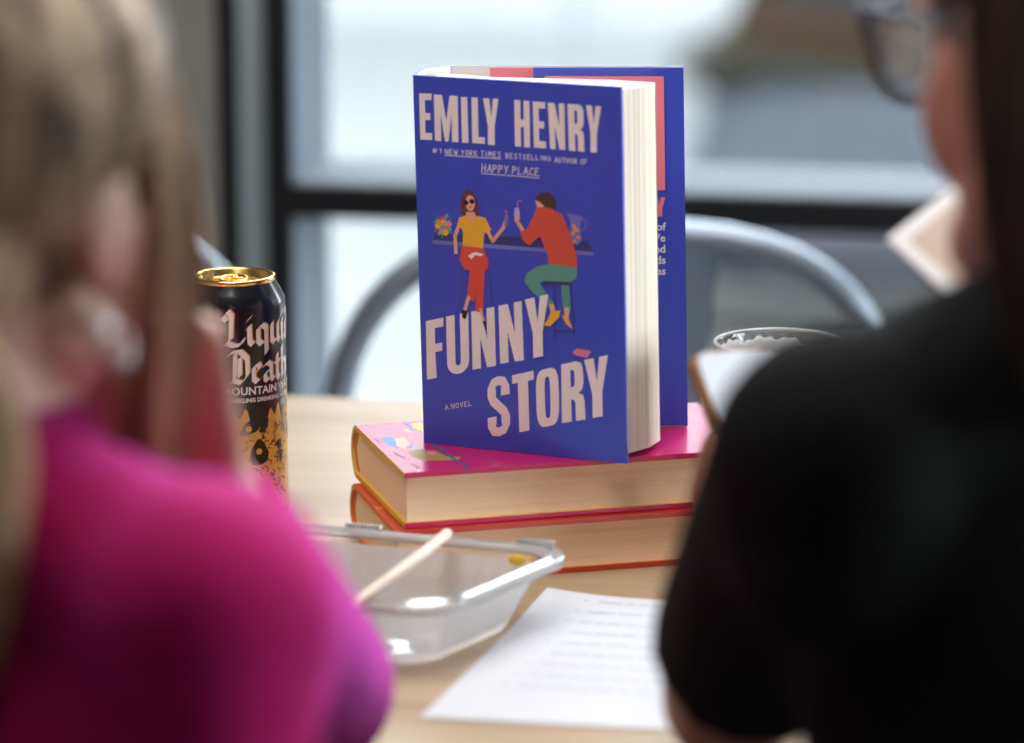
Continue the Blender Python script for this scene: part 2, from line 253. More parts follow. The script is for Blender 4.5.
# ------------------------------------------------------------------ the room, turned nine degrees from the camera axis
YAW = R(-9.7)
def room(name, bm, mats, kind='structure', parent=None, smooth=False):
    o = obj(name, bm, mats, parent, smooth)
    if parent is None: o.rotation_euler = (0, 0, YAW); tag(o, kind=kind)
    return o
WIN = 3.154            # window plane, room coordinates
wall_grey = mat('warm_grey_plaster', (.22, .2, .175), .85, noise=((.18, .165, .145), (6, 6, 6), .3, .7))
wall_white = mat('painted_wall', (.42, .40, .38), .9, noise=((.38, .36, .34), (3, 3, 3), .3, .7))
frame_black = mat('black_window_frame', (.008, .008, .009), .5, spec=.3)
frame_sheen = mat('grey_anodised_channel', (.30, .36, .37), .4, metal=.2)
sill_m = mat('sky_lit_rail_top', (.27, .295, .325), .6, metal=.0, spec=.06)  # sky reflection on the black rail's top face, put into its colour
jamb_m = mat('lit_jamb_face', (.19, .23, .28), .45, metal=.3)  # light reflected off the jamb's side, put in as a bluish grey
floor_m = mat('grey_concrete_floor', (.22, .21, .2), .45, noise=((.3, .29, .27), (3, 3, 3), .35, .65))
pave_m = mat('pale_paving', (.058, .060, .0605), .9, noise=((.047, .049, .050), (.8, .8, .8), .35, .7))
bm = bmesh.new(); box(bm, (-3, -3, -1.0), (3.6, WIN + .3, 0)); room('floor', bm, floor_m)
bm = bmesh.new(); box(bm, (-3, -3, 2.9), (3.6, WIN + .3, 3.0)); room('ceiling', bm, wall_white)
bm = bmesh.new(); box(bm, (-3.15, -3, -.1), (-3, WIN + .3, 3.0)); room('wall_left', bm, wall_white)
bm = bmesh.new(); box(bm, (-3.15, -3.15, -.1), (3.75, -3, 3.0)); room('wall_rear', bm, wall_grey)
bm = bmesh.new()
box(bm, (3.6, -3, -.1), (3.75, WIN + .3, .4)); box(bm, (3.6, -3, 2.75), (3.75, WIN + .3, 3)); box(bm, (3.6, -3, .4), (3.75, 1.1, 2.75)); box(bm, (3.6, 3.0, .4), (3.75, WIN + .3, 2.75))
room('wall_right', bm, wall_white)
bm = bmesh.new(); box(bm, (3.66, 1.1, .4), (3.67, 3.0, 2.75)); room('window_2', bm, clear_mat('window_glass_b', (.96, .98, .98)))
# back wall: plaster to the left, glazing to the right
bm = bmesh.new(); box(bm, (-3, WIN, -.1), (-.842, WIN + .3, 3)); box(bm, (-.842, WIN, 2.7), (3.6, WIN + .3, 3)); box(bm, (-.842, WIN + .02, -.1), (3.6, WIN + .22, .12))
room('wall_back', bm, wall_grey)
bm = bmesh.new()
box(bm, (-.842, WIN, .12), (-.819, WIN + .17, 2.7), .002); box(bm, (-.7925, WIN, .12), (-.7645, WIN + .17, 2.7), .002)
box(bm, (-.766, WIN, RZ0), (3.4, WIN + .17, RZ1 - .001), .002); box(bm, (-.766, WIN, .12), (3.4, WIN + .17, .17)); box(bm, (-.766, WIN, 2.62), (3.4, WIN + .17, 2.7))
box(bm, (3.4, WIN, .12), (3.46, WIN + .17, 2.7))
win = room('window_1', bm, frame_black)
bm = bmesh.new(); box(bm, (-.8195, WIN + .004, .12), (-.792, WIN + .15, 2.7)); room('metal_channel', bm, frame_sheen, parent=win)
bm = bmesh.new(); box(bm, (-.7645, WIN + .003, RZ1 - .001), (3.4, WIN + .169, RZ1 + .0015)); room('ledge', bm, sill_m, parent=win)
bm = bmesh.new(); box(bm, (-.7645, WIN + .003, RZ1 + .002), (-.763, WIN + .15, 2.62)); box(bm, (-.7645, WIN + .003, .17), (-.763, WIN + .15, RZ0)); room('jamb_side_face', bm, jamb_m, parent=win)
for z0, z1 in ((.17, RZ0), (RZ1 + .002, 2.62)):
    bm = bmesh.new(); box(bm, (-.7645, WIN + .155, z0), (3.4, WIN + .161, z1)); room('pane', bm, clear_mat('window_glass', (.96, .98, .98)), parent=win)

# ------------------------------------------------------------------ outside
bm = bmesh.new(); box(bm, (-30, WIN + .3, -1.1), (30, 60, -1.0)); box(bm, (3.8, -12, -1.1), (30, WIN + .3, -1.0)); o = room('ground', bm, pave_m)
def outside(name, loc, label, cat): return empty(name, loc, YAW, label, cat)
# pale building across the street
bw = mat('pale_render', (.125, .127, .13), .9); gl = mat('dark_glazing', (.03, .035, .04), .2)
b = outside('building', (3.1, 19.9, -1.0), 'dark brown building across the street beyond the parked car', 'building')
bm = bmesh.new(); box(bm, (0, .4, 0), (14, 5, 9)); obj('wall', bm, mat('dark_brick', (.022, .017, .014), .9, noise=((.03, .02, .018), (4, 4, 9), .4, .6), spec=.1), b)
for k in range(4):
    bm = bmesh.new(); box(bm, (.8 + 3 * k, .37, 1), (2.2 + 3 * k, .42, 3)); obj('window', bm, gl, b)
b = outside('building', (-2.2, 21, -1.0), 'pale rendered building far across the street on the left', 'building')
bm = bmesh.new(); box(bm, (-14, 0, 0), (5.2, 5, 11)); obj('wall', bm, bw, b)
bm = bmesh.new(); box(bm, (1.15, -.03, .8), (1.75, .02, 2.2)); obj('window', bm, gl, b)
def shrub(loc, r, label, c, grp=None):
    o = outside('shrub', loc, label, 'shrub')
    bm = bmesh.new()
    for k in range(260):
        a, e = random.uniform(0, 2 * PI), math.asin(random.uniform(-.2, 1)); q = random.uniform(.7, 1)
        p = V((r * 1.3 * q * math.cos(a) * math.cos(e), r * .8 * q * math.sin(a) * math.cos(e), r * (.7 + .9 * q * math.sin(e))))
        d = V((random.uniform(-1, 1), random.uniform(-1, 1), random.uniform(-1, 1))).normalized(); x, y = frame_of(d); s = random.uniform(.08, .16) * r
        bm.faces.new([bm.verts.new(p + x * s * 1.6), bm.verts.new(p + y * s), bm.verts.new(p - x * s * 1.6), bm.verts.new(p - y * s)])
    ell(bm, (0, 0, r * .75), (r, r * .62, r * .75))
    obj('foliage', bm, mat('leaves', c, .8, noise=(tuple(k * 1.6 for k in c), (9, 9, 9), .3, .7)), o)
    bm = bmesh.new(); tube(bm, [(0, 0, 0), (0, 0, r * .5)], [.07, .05]); obj('trunk', bm, mat('bark', (.07, .05, .03), .9), o)
shrub((1.22, 16.6, -1.0), .30, 'olive brown shrub outside, standing just left of the parked car', (.011, .010, .0065))
o = outside('bollard', (.36, 18.5, -1.0), 'dark bollard standing on the pale paving outside', 'bollard')
bm = bmesh.new(); lathe(bm, [(.001, 0), (.07, 0), (.055, .03), (.055, .85), (.05, .93), (.001, .97)], 24); obj('post', bm, mat('bollard_paint', (.05, .055, .06), .5), o, True)
# parked car seen nose-on through the window, mostly its bonnet
car = outside('parked_car', (1.38, 10.3, -1.0), 'silver grey car parked nose-on outside the window', 'car')
cm = mat('silver_grey_car_paint', (.0095, .0115, .0145), .55, spec=.06)
def loft(bm, secs):
    rings = [[bm.verts.new(p) for p in s] for s in secs]; n = len(rings[0])
    for a, b2 in zip(rings, rings[1:]):
        for k in range(n): bm.faces.new((a[k], a[(k + 1) % n], b2[(k + 1) % n], b2[k])).smooth = True
    bm.faces.new(rings[0]); bm.faces.new(rings[-1])
def carsec(y, w, z0, z1, e=.35):
    return [(w * math.copysign(abs(math.cos(a)) ** e, math.cos(a)), y, (z0 + z1) / 2 + (z1 - z0) / 2 * math.copysign(abs(math.sin(a)) ** (e + .15), math.sin(a))) for a in [2 * PI * k / 32 for k in range(32)]]
bm = bmesh.new(); loft(bm, [carsec(*q) for q in [(0, .6, .35, .55), (.05, .78, .25, .66), (.3, .86, .22, .76), (1.0, .9, .22, .87), (2., .91, .22, .95), (3.4, .9, .22, .97), (4.1, .86, .25, .93), (4.3, .7, .4, .8)]]); obj('car_body', bm, cm, car, True)
bm = bmesh.new(); loft(bm, [carsec(*q) for q in [(.85, .86, .78, .89), (1.4, .80, .8, 1.22), (1.9, .72, .8, 1.42), (2.9, .70, .8, 1.42), (3.7, .78, .8, .98)]]); obj('cabin_glass', bm, mat('windscreen_olive_reflection', (.0075, .0066, .0045), .7, spec=0), car, True)  # olive reflections on the windscreen are put into the glass colour
bm = bmesh.new(); loft(bm, [carsec(*q) for q in [(1.85, .62, 1.38, 1.44), (2.2, .62, 1.38, 1.47), (3.0, .6, 1.36, 1.43)]]); obj('roof', bm, cm, car, True)
bm = bmesh.new(); box(bm, (-.55, -.03, .3), (.55, .1, .52), .03); obj('grille', bm, INK['black'], car)
bm = bmesh.new(); box(bm, (-.86, -.02, .12), (.86, .2, .3), .05); obj('bumper', bm, mat('dark_bumper', (.024, .024, .023), .6, spec=.1), car)
for s in (-1, 1):
    bm = bmesh.new(); ell(bm, (s * .66, .06, .58), (.13, .06, .06)); obj('headlamp', bm, mat('lamp_glass', (.06, .06, .06), .5, spec=.1), car, True)
    for y in (.75, 3.4):
        bm = bmesh.new(); capsule(bm, (s * .7, y, .32), (s * .92, y, .32), .32, .32, True); obj('wheel', bm, INK['black'], car, True)

# ------------------------------------------------------------------ table
oak = mat('pale_oak', (.45, .335, .215), .40, noise=((.34, .23, .13), (.9, 26, 8), .38, .72), bump=.05, bscale=40, coat=.08, spec=.35)
tb = empty('wooden_table', (.15 * math.cos(YAW) - 1.95 * math.sin(YAW), .15 * math.sin(YAW) + 1.95 * math.cos(YAW), 0), YAW, 'long pale oak table the books and drinks stand on', 'table')
bm = bmesh.new(); box(bm, (-1.1, -.40, .72), (1.1, .430, .75), .002); obj('tabletop', bm, oak, tb)
# board joints scored into the top
leg_m = mat('black_steel', (.02, .02, .02), .4, metal=.6)
for sx in (-1, 1):
    for y in (-.33, .37):
        bm = bmesh.new(); box(bm, (sx * .98 - .025, y - .025, 0), (sx * .98 + .025, y + .025, .72), .003); obj('leg', bm, leg_m, tb)
bm = bmesh.new()
for y in (-.33, .37): box(bm, (-.955, y - .012, .66), (.955, y + .012, .72))
obj('apron', bm, leg_m, tb)

# ------------------------------------------------------------------ metal chairs across the table
gun = mat('gunmetal_chair_paint', (.30, .34, .39), .36, metal=.8, bump=.03, bscale=30)
def make_chair():
    r = empty('metal_chair', (0, 0, 0), 0, 'x', 'chair')      # faces -y, the back arch at y = .2
    top, w = .824, .245
    pts = []
    for k in range(0, 25):
        a = PI * k / 24; c, s = math.cos(a), math.sin(a)
        x = w * math.copysign(abs(c) ** .7, c); z = .60 + (top - .60) * abs(s) ** .7
        pts.append((x, .2 - .03 * (1 - (z - .45) / .4), z))
    pts = [(w - .02, .135, .44), (w - .006, .155, .52)] + pts + [(-w + .006, .155, .52), (-w + .02, .135, .44)]
    bm = bmesh.new(); tube(bm, pts, .0130, 14, flat=1.); obj('back_frame', bm, gun, r, True)
    bm = bmesh.new()
    prev = None
    for k in range(13):
        t = k / 12; z = .452 + (top - .465) * t; hw = .065 + .022 * t; y = .135 + .062 * t
        ring = [bm.verts.new((x * hw, y - .012 * (1 - x * x), z)) for x in (-1, -.6, -.2, .2, .6, 1)]
        if prev:
            for a, b2, c2, d in zip(prev, prev[1:], ring[1:], ring): bm.faces.new((a, b2, c2, d))
        prev = ring
    bmesh.ops.solidify(bm, geom=bm.faces[:], thickness=.002); obj('back_splat', bm, gun, r, True)
    bm = bmesh.new()
    rim = [(math.copysign(abs(math.cos(a)) ** .5, math.cos(a)) * .19, math.copysign(abs(math.sin(a)) ** .5, math.sin(a)) * .18 - .03) for a in [2 * PI * k / 40 for k in range(40)]]
    rr = [[bm.verts.new((x * s, y * s, z)) for x, y in rim] for s, z in ((.5, .447), (.9, .447), (.97, .452), (1, .447), (1, .425), (.97, .425))]
    bm.faces.new(rr[0])
    for a, b2 in zip(rr, rr[1:]):
        for k in range(40): bm.faces.new((a[k], a[(k + 1) % 40], b2[(k + 1) % 40], b2[k]))
    bm.faces.new(rr[-1]); obj('seat', bm, gun, r, True)
    for sx in (-1, 1):
        for y0, y1 in ((-.17, -.22), (.12, .2)):
            bm = bmesh.new(); tube(bm, [(sx * .16, y0, .43), (sx * .215, y1, 0)], [.02, .013], 10); obj('leg', bm, gun, r, True)
    for sx in (-1, 1):
        bm = bmesh.new(); tube(bm, [(sx * .175, -.18, .30), (sx * .175, .145, .30)], .006, 8); obj('stretcher', bm, gun, r, True)
    return r
def copy_tree(o, parent=None):
    c = o.copy(); C.objects.link(c); c.parent = parent
    for ch in [x for x in D.objects if x.parent == o]: copy_tree(ch, c)
    return c
ch1 = make_chair(); ch1.location = (.0827 - .2 * math.sin(R(-3)) * 0, 2.55, 0); ch1.rotation_euler = (0, 0, R(-2))
ch1['label'] = 'gunmetal metal chair with rounded back arch directly behind the upright blue book'
ch2 = copy_tree(ch1); ch2.location = (-.468, 2.64, 0); ch2.scale = (1, 1, 1.0)
ch2['label'] = 'metal chair mostly hidden, sliver of back arch above the black can'
for c_ in (ch1, ch2): c_['group'] = 'metal chairs across the table'

# ------------------------------------------------------------------ the two lying hardbacks
yellow_end = mat('yellow_endpaper', (.72, .42, .06), .6)
magenta = mat('magenta_dust_jacket', (.58, .012, .11), .26, coat=.5, coat_rough=.12)
red_j = mat('red_dust_jacket', (.55, .045, .02), .25, coat=.5, noise=((.75, .16, .03), (28, 28, 28), .6, .63))
orange_end = mat('orange_endpaper', (.7, .16, .04), .6)
pages_tan = paper_edge('page_edges_tan', (.84, .60, .38), (.92, .70, .48), 2, 900)
board_tan = mat('tan_board', (.62, .42, .25), .7)
headband = mat('orange_headband', (.65, .2, .05), .6)
def lying(loc, rz, L, Wd, T, jm, em, label, art=None):
    r = empty('hardcover_book', loc, rz, label, 'book')
    t = .0034
    out = [(0, 0), (Wd - .008, 0), (Wd - .002, T * .1), (Wd + .003, T * .3), (Wd + .0045, T * .5), (Wd + .003, T * .7), (Wd - .002, T * .9), (Wd - .008, T), (0, T)]
    inn = [(0, t), (Wd - .0095, t), (Wd - .005, T * .14), (Wd - .0005, T * .32), (Wd + .001, T * .5), (Wd - .0005, T * .68), (Wd - .005, T * .86), (Wd - .0095, T - t), (0, T - t)]
    bm = bmesh.new(); n = len(out)
    O = [[bm.verts.new((x, y, z)) for y, z in out] for x in (0, L)]; I = [[bm.verts.new((x, y, z)) for y, z in inn] for x in (0, L)]
    for k in range(n - 1):
        bm.faces.new((O[0][k], O[0][k + 1], O[1][k + 1], O[1][k])).material_index = 0
        bm.faces.new((I[0][k], I[0][k + 1], I[1][k + 1], I[1][k])).material_index = 1
        for e in (0, 1): bm.faces.new((O[e][k], O[e][k + 1], I[e][k + 1], I[e][k])).material_index = 2 if 0 < k < n - 2 else 1 if e == 0 else 0
    for k in (0, n - 1): bm.faces.new((O[0][k], O[1][k], I[1][k], I[0][k])).material_index = 0
    mats = [jm, em, board_tan]
    bmesh.ops.recalc_face_normals(bm, faces=bm.faces[:]);
    if art:
        fn = lambda x, y, h: (x / 1000, y / 1000, T + h)
        for i, a in enumerate(art):
            if INK[a[0]] not in mats: mats.append(INK[a[0]])
            put(bm, [a[2]] if a[1] == 'poly' else ribbon(a[3], a[2]), fn, .00004 + .000012 * i, mats.index(INK[a[0]]))
    o = obj_raw('cover', bm, mats, r)
    bm = bmesh.new(); i0 = .0025
    P = [(i0, t), (Wd - .01, t), (Wd - .0015, T * .5), (Wd - .01, T - t), (i0, T - t), (i0 + .0012, T * .75), (i0 + .0018, T * .5), (i0 + .0012, T * .25)]
    a = [bm.verts.new((i0, y, z)) for y, z in P]; b2 = [bm.verts.new((L - i0, y, z)) for y, z in P]
    for k in range(len(P)): bm.faces.new((a[k], a[(k + 1) % len(P)], b2[(k + 1) % len(P)], b2[k]))
    bm.faces.new(a); bm.faces.new(b2); obj('page_block', bm, pages_tan, r)
    for x in (.003, L - .003):
        bm = bmesh.new(); tube(bm, [(x, Wd - .009, t + .001), (x, Wd - .003, T * .3), (x, Wd - .001, T * .5), (x, Wd - .003, T * .7), (x, Wd - .009, T - t - .001)], .0016, 8)
        obj('headband', bm, headband, r, True)
    return r
def obj_raw(name, bm, mats, parent):
    me = D.meshes.new(name); bm.to_mesh(me); bm.free(); return link(name, me, mats, parent)
lying((-.0715, 1.9185, .7502), R(15.0), .236, .129, .0347, red_j, orange_end, 'red jacketed hardcover lying on the table at the bottom of the stack')
lying((-.0660, 1.9235, .7852), R(15.9), .236, .140, .0353, magenta, yellow_end, 'glossy magenta illustrated hardcover lying directly under the upright blue book', ART['top'])

# ------------------------------------------------------------------ the upright novel
S = V((-.0560, 2.001)); d2 = V((.1273, -.0555)).normalized(); W = .13887; Hb = .2345; LEAN = -.0235
bk = empty('upright_novel', (S.x, S.y, .8207), math.atan2(d2.y, d2.x), 'blue novel standing open upright on the book stack, cover facing front', 'book')
def lc(x, y): q = V((x, y)) - S; return (q.x * d2.x + q.y * d2.y, -q.x * d2.y + q.y * d2.x)
def sh(u, w, v): return (u + d2.x * LEAN * v, w - d2.y * LEAN * v, v)
def slab(bm, foot, z0, z1, mi=0, side=None):
    a = [bm.verts.new(sh(u, w, z0)) for u, w in foot]; b2 = [bm.verts.new(sh(u, w, z1)) for u, w in foot]; n = len(foot)
    for k in range(n): bm.faces.new((a[k], a[(k + 1) % n], b2[(k + 1) % n], b2[k])).material_index = side.get(k, mi) if side else mi
    bm.faces.new(a).material_index = mi; bm.faces.new(b2).material_index = mi
bm = bmesh.new(); slab(bm, [(0, 0), (W, 0), (W, .0028), (0, .0028)], 0, Hb)
bmesh.ops.recalc_face_normals(bm, faces=bm.faces[:])
mats = [JACKET_BLUE, INK['letter']]
fn = lambda x, y, h: sh(x / 1000, -h, y / 1000)
for i, (g, q) in enumerate(ART['big']):
    polys = [[bil(q, x, y) for x, y in p] for p in GL[g]]
    put(bm, polys, fn, .0008 if i == 14 else .00003, 1)
for s, q in ART['small']: put(bm, hand_text(s, q, .58 if s == 'HAPPY PLACE' else .46), fn, .00004, 1)
for q in ART['under']: put(bm, ribbon(q, .45), fn, .00004, 1)
for i, a in enumerate(ART['art']):
    m = INK[a[0]]
    if m not in mats: mats.append(m)
    if a[1] == 'poly': ps = [a[2]]
    elif a[1] == 'stroke': ps = ribbon(a[3], a[2])
    else: ps = [[(a[2][0] + a[3] * math.cos(2 * PI * k / 20), a[2][1] + a[4] * math.sin(2 * PI * k / 20)) for k in range(20)]]
    for j, p in enumerate(ps): put(bm, [p], fn, .00005 + .000007 * i, mats.index(m))
obj_raw('front_cover', bm, mats, bk)
# spine: jacket wraps from the front board round to the back board
spc = [(-.0560, 2.001), (-.0563, 2.012), (-.0545, 2.024), (-.0505, 2.034), (-.0440, 2.042), (-.0340, 2.0487)]
spi = [(-.0532, 2.0025), (-.0533, 2.012), (-.0518, 2.0225), (-.0482, 2.032), (-.0425, 2.0392), (-.0335, 2.0457)]
bm = bmesh.new(); a = [lc(*p) for p in spc]; b_ = [lc(*p) for p in spi]
for k in range(5):
    q = [a[k], a[k + 1], b_[k + 1], b_[k]]
    slab(bm, q, 0, Hb, 0, {2: 1})
obj('spine', bm, [JACKET_BLUE, INK['cream']], bk)
# back board: inside face towards us, white hinge, pink endpaper, blue jacket flap
B0, B1 = V((-.0340, 2.0475)), V((.1135, 2.0450))
bd = (B1 - B0).normalized(); bn = V((-bd.y, bd.x)); BW = (B1 - B0).length
def bp(x, off=0): q = B0 + bd * x + bn * off; return lc(q.x, q.y)
bm = bmesh.new(); slab(bm, [bp(0), bp(BW), bp(BW, .0028), bp(0, .0028)], 0, Hb, 0, {0: 1})
bx = lambda X: X - B0.x
fb = lambda x, y, h: sh(*bp(x, -h), y)
rect = lambda x0, x1, y0, y1: [[(x0, y0), (x1, y0), (x1, y1), (x0, y1)]]
put(bm, rect(bx(-.0085), BW - .002, .001, Hb - .0012), fb, .0003, 2)
obj_raw('back_cover', bm, [JACKET_BLUE, INK['cream'], INK['flappink']], bk)
bm = bmesh.new(); q = [bp(bx(.019), -.0022), bp(BW + .0006, -.0008), bp(BW + .0006, -.0004), bp(bx(.019), -.0018)]
slab(bm, q, .0008, Hb - .0008, 0)
ff = lambda x, y, h: sh(*bp(x, -h), y)
put(bm, rect(bx(.026), bx(.1015), .1555, .2285), ff, .0026, 1)
yy = [(bx(.0935), .1510), (bx(.1015), .1510), (bx(.1015), .1385), (bx(.0935), .1385)]
put(bm, [[bil(yy, x, y) for x, y in p] for p in GL['Y']], ff, .0026, 1)
for i, s in enumerate(['daughter of', 'at it all. We', 'surprised', 'friends', 'the pictures']):
    t = font_tris(s, .0072, 'RIGHT', .0002); z = .1295 - i * .0072
    put(bm, [[(bx(.1012) + x, z + y) for x, y in p] for p in t], ff, .0027, 2)
obj_raw('jacket_flap', bm, [JACKET_BLUE, INK['flappink'], INK['letter']], bk)
pages_w = paper_edge('page_edges_cream', (.62, .55, .44), (.86, .79, .67), 1, 900)
bm = bmesh.new(); f2 = lc(.0935, 1.9915); f3 = lc(-.040, 2.038)
foot = [(.006, .0034), (W - .0045, .0034), (W - .004, .012), (f2[0] + .0003, f2[1] * .62 + .001), f2, (f2[0] - .03, f2[1] + .0015), (.04, .036), f3, (.002, .03), (.001, .015)]
slab(bm, foot, .0035, Hb - .0035); obj('page_block', bm, pages_w, bk)
bm = bmesh.new(); slab(bm, [(.045, .0029), (W - .003, .0029), (W - .003, .0033), (.045, .0033)], .002, Hb - .0008); obj('endpaper', bm, INK['flappink'], bk)
bm = bmesh.new()
for k in range(5):     # a few leaves sprung off the back of the block
    s = .0016 + .0011 * k
    slab(bm, [(.05, .0372 + s * .4), (f2[0] - .002 * k * .4, f2[1] + s * 1.0), (f2[0] - .002 * k * .4 - .0002, f2[1] + s * 1.0 + .00025), (.05, .0375 + s * .4)], .0036, Hb - .0036 - .0003 * k)
tag(obj('loose_leaves', bm, CREAM_PAPER, bk), 'cream leaves sprung off the page block', kind='stuff')

# ------------------------------------------------------------------ the drink can
gold = mat('gold_lacquered_aluminium', (.95, .58, .17), .22, metal=1.)
canblk = mat('black_printed_aluminium', (.008, .008, .012), .25, metal=.2, coat=.6, coat_rough=.12)
can = empty('drink_can', (-.1798, 2.059, .7502), 0, 'tall black and gold drink can with white blackletter name', 'can')
RB = .033
bm = bmesh.new()
rr = lathe(bm, [(.001, .004), (.022, .002), (.0245, 0), (.0262, .0015), (.0315, .010), (RB, .014), (RB, .151), (.0326, .1535), (.0295, .1600), (.0266, .1645), (.0262, .1655)], 72)
can_ink = [canblk, INK['letter'], mat('gold_print', (.72, .38, .07), .4, metal=.2), mat('maroon_print', (.12, .005, .02), .4)]
GA, LT = 2, 1
def cf(s, z, h): a = -PI / 2 + s / RB; return ((RB + h) * math.cos(a), (RB + h) * math.sin(a), z)
def nib(path, w=.30, ang=42):
    n = V((math.cos(R(ang)), math.sin(R(ang)))) * w / 2; out = []
    for p, q in zip(path, path[1:]): p, q = V(p), V(q); out.append([tuple(p - n), tuple(p + n), tuple(q + n), tuple(q - n)])
    return out
BL = {'L':(1.25,[[(.3,1.75),(.05,1.5),(.25,1.3)],[(.3,1.8),(.5,1.55),(.42,.3)],[(.42,.35),(.15,.1),(-.05,-.05)],[(.2,.15),(.6,.0),(.95,.05),(1.1,.35)]]),
'i':(.52,[[(0,.85),(.15,1),(.17,.18),(.34,.02)],[(.1,1.3),(.24,1.48)]]),'q':(.86,[[(.12,.85),(.12,.18),(.3,.0),(.55,.15)],[(.12,.85),(.35,1),(.6,.85),(.6,-.5)]]),
'u':(.9,[[(0,.88),(.13,1),(.13,.15),(.3,0),(.6,.18)],[(.5,.9),(.62,1),(.62,.15),(.78,0)]]),'d':(.86,[[(.12,.85),(.12,.15),(.3,0),(.55,.15),(.6,.9),(.15,1.55)],[(.12,.85),(.35,1),(.55,.85)]]),
'D':(1.35,[[(.42,1.6),(.38,.25),(.1,.0)],[(-.05,1.4),(.2,1.7),(.7,1.75),(1.08,1.35),(1.1,.45),(.75,.0),(.3,.15),(.05,-.05)],[(.68,1.4),(.66,.35)]]),
'e':(.68,[[(.1,.85),(.1,.18),(.3,0),(.55,.2)],[(.1,.85),(.35,1),(.5,.75),(.15,.5)]]),'a':(.85,[[(.05,.85),(.3,1),(.55,.85),(.55,.15),(.72,0)],[(.5,.6),(.12,.42),(.12,.12),(.28,0),(.55,.18)]]),
't':(.62,[[(.2,1.35),(.2,.18),(.36,0),(.55,.15)],[(0,.95),(.5,.98)]]),'h':(.9,[[(.12,1.7),(.12,.0)],[(.12,.85),(.42,1),(.62,.8),(.62,.15),(.45,-.25)]])}
def black_letter(s, s0, z0, unit, bm):
    x = 0
    for chh in s:
        w, strokes = BL[chh]
        for st in strokes:
            den = []
            for p, q in zip(st, st[1:]):
                for k in range(4): den.append((p[0] + (q[0] - p[0]) * k / 4, p[1] + (q[1] - p[1]) * k / 4))
            den.append(st[-1])
            for off, wid, dx, mi, h in ((0, .40, .05, GA, .00003), (0, .29, 0, LT, .00009)):
                put(bm, [[(s0 + (x + a + dx * .6) * unit, z0 + b * unit) for a, b in p] for p in nib(den, wid)], cf, h, mi)
        x += w
black_letter('Liquid', -.0055, .1280, .0125, bm)
black_letter('Death', -.0025, .1035, .0118, bm)
for s, s0, z0, sz in (('MOUNTAIN WATER', .0020, .0955, .0072), ('SPARKLING DRINKING WATER', .0040, .0905, .0038)):
    put(bm, [[(s0 - .008 + x, z0 + y) for x, y in p] for p in font_tris(s, sz, 'LEFT', .00012)], cf, .00005, LT)
for i in range(7):      # tiny illegible copy on the side
    x = -.032
    while x < -.0215 - (i % 3) * .002:
        w = random.uniform(.0008, .0022); put(bm, [[(x, .143 - i * .0034), (x + w, .143 - i * .0034), (x + w, .1442 - i * .0034), (x, .1442 - i * .0034)]], cf, .00004, LT); x += w + .0005
# gold tangle with dark hollows: ragged-topped field with black swirls
top = []
sx = -.012
ys = []
while sx < .07:
    ys.append((sx, .077 + .007 * math.sin(sx * 260) + .004 * math.sin(sx * 740 + 1) + max(0, (sx - .030)) * .7)); sx += .0009
for (x0, t0), (x1, t1) in zip(ys, ys[1:]): put(bm, [[(x0, .016), (x1, .016), (x1, t1), (x0, t0)]], cf, .00004, GA)
def blob2(cx, cz, rx, rz, mi, h, wob=.25, n=22, rot=0):
    ps = []
    for k in range(n):
        a = 2 * PI * k / n; q = 1 + wob * math.sin(3 * a + cx * 900) * .5 + random.uniform(-wob, wob) * .35
        x, z = rx * q * math.cos(a), rz * q * math.sin(a); ps.append((cx + x * math.cos(rot) - z * math.sin(rot), cz + x * math.sin(rot) + z * math.cos(rot)))
    c = (cx, cz)
    for a, b in zip(ps, ps[1:] + ps[:1]): put(bm, [[c, a, b]], cf, h, mi)
for cx, cz, rx, rz, rot in ((.0115, .0735, .0068, .0042, .5), (.0175, .0565, .0066, .0085, 0), (.0215, .0735, .0052, .0022, .9), (.0345, .060, .0026, .0035, 0), (.036, .052, .002, .004, 0), (.041, .074, .0022, .010, .2), (.050, .066, .003, .006, 0)):
    blob2(cx, cz, rx, rz, 0, .00035, rot=rot)
blob2(.0105, .073, .0019, .0019, GA, .00042, .05); blob2(.0172, .0575, .0021, .0021, GA, .00042, .05)
random.seed(9)
for k in range(230):
    x, z = random.uniform(-.010, .062), random.uniform(.018, .085)
    if z > .074 + max(0, (x - .03)) * .6 or min(math.hypot(x - .0115, z - .0735), math.hypot(x - .0175, z - .0565)) < .0085: continue
    a = random.uniform(0, PI) if z > .05 else PI / 2 + random.uniform(-.35, .35); l = random.uniform(.002, .0055)
    p = [(x, z), (x + l * .5 * math.cos(a), z + l * .5 * math.sin(a)), (x + l * math.cos(a + .7), z + l * math.sin(a + .7))]
    put(bm, ribbon(p, .0006), cf, .0002, 0)
obj_raw('can_body', bm, can_ink, can)
for p in D.objects['can_body'].data.polygons: p.use_smooth = p.material_index == 0 and len(p.vertices) == 4
bm = bmesh.new(); lathe(bm, [(.0262, .1650), (.0268, .1668), (.0264, .1682), (.0252, .1685), (.0242, .1675), (.0236, .1635), (.0222, .1620), (.0195, .1634), (.0150, .1640), (.001, .1640)], 72); obj('can_lid', bm, gold, can, True)
bm = bmesh.new()
for cx, cy, rx, ry in ((0, -.006, .0085, .0125),):
    o1, o2 = [], []
    tube(bm, [(cx + rx * math.cos(a), cy + ry * math.sin(a), .1662) for a in [2 * PI * k / 28 for k in range(29)]], .0011, 8)
box(bm, (-.006, -.001, .1652), (.006, .0045, .1664), .0004); tube(bm, [(0, .001, .164), (0, .001, .1672)], .0022, 12)
tb_ = obj('pull_tab', bm, gold, can, True)

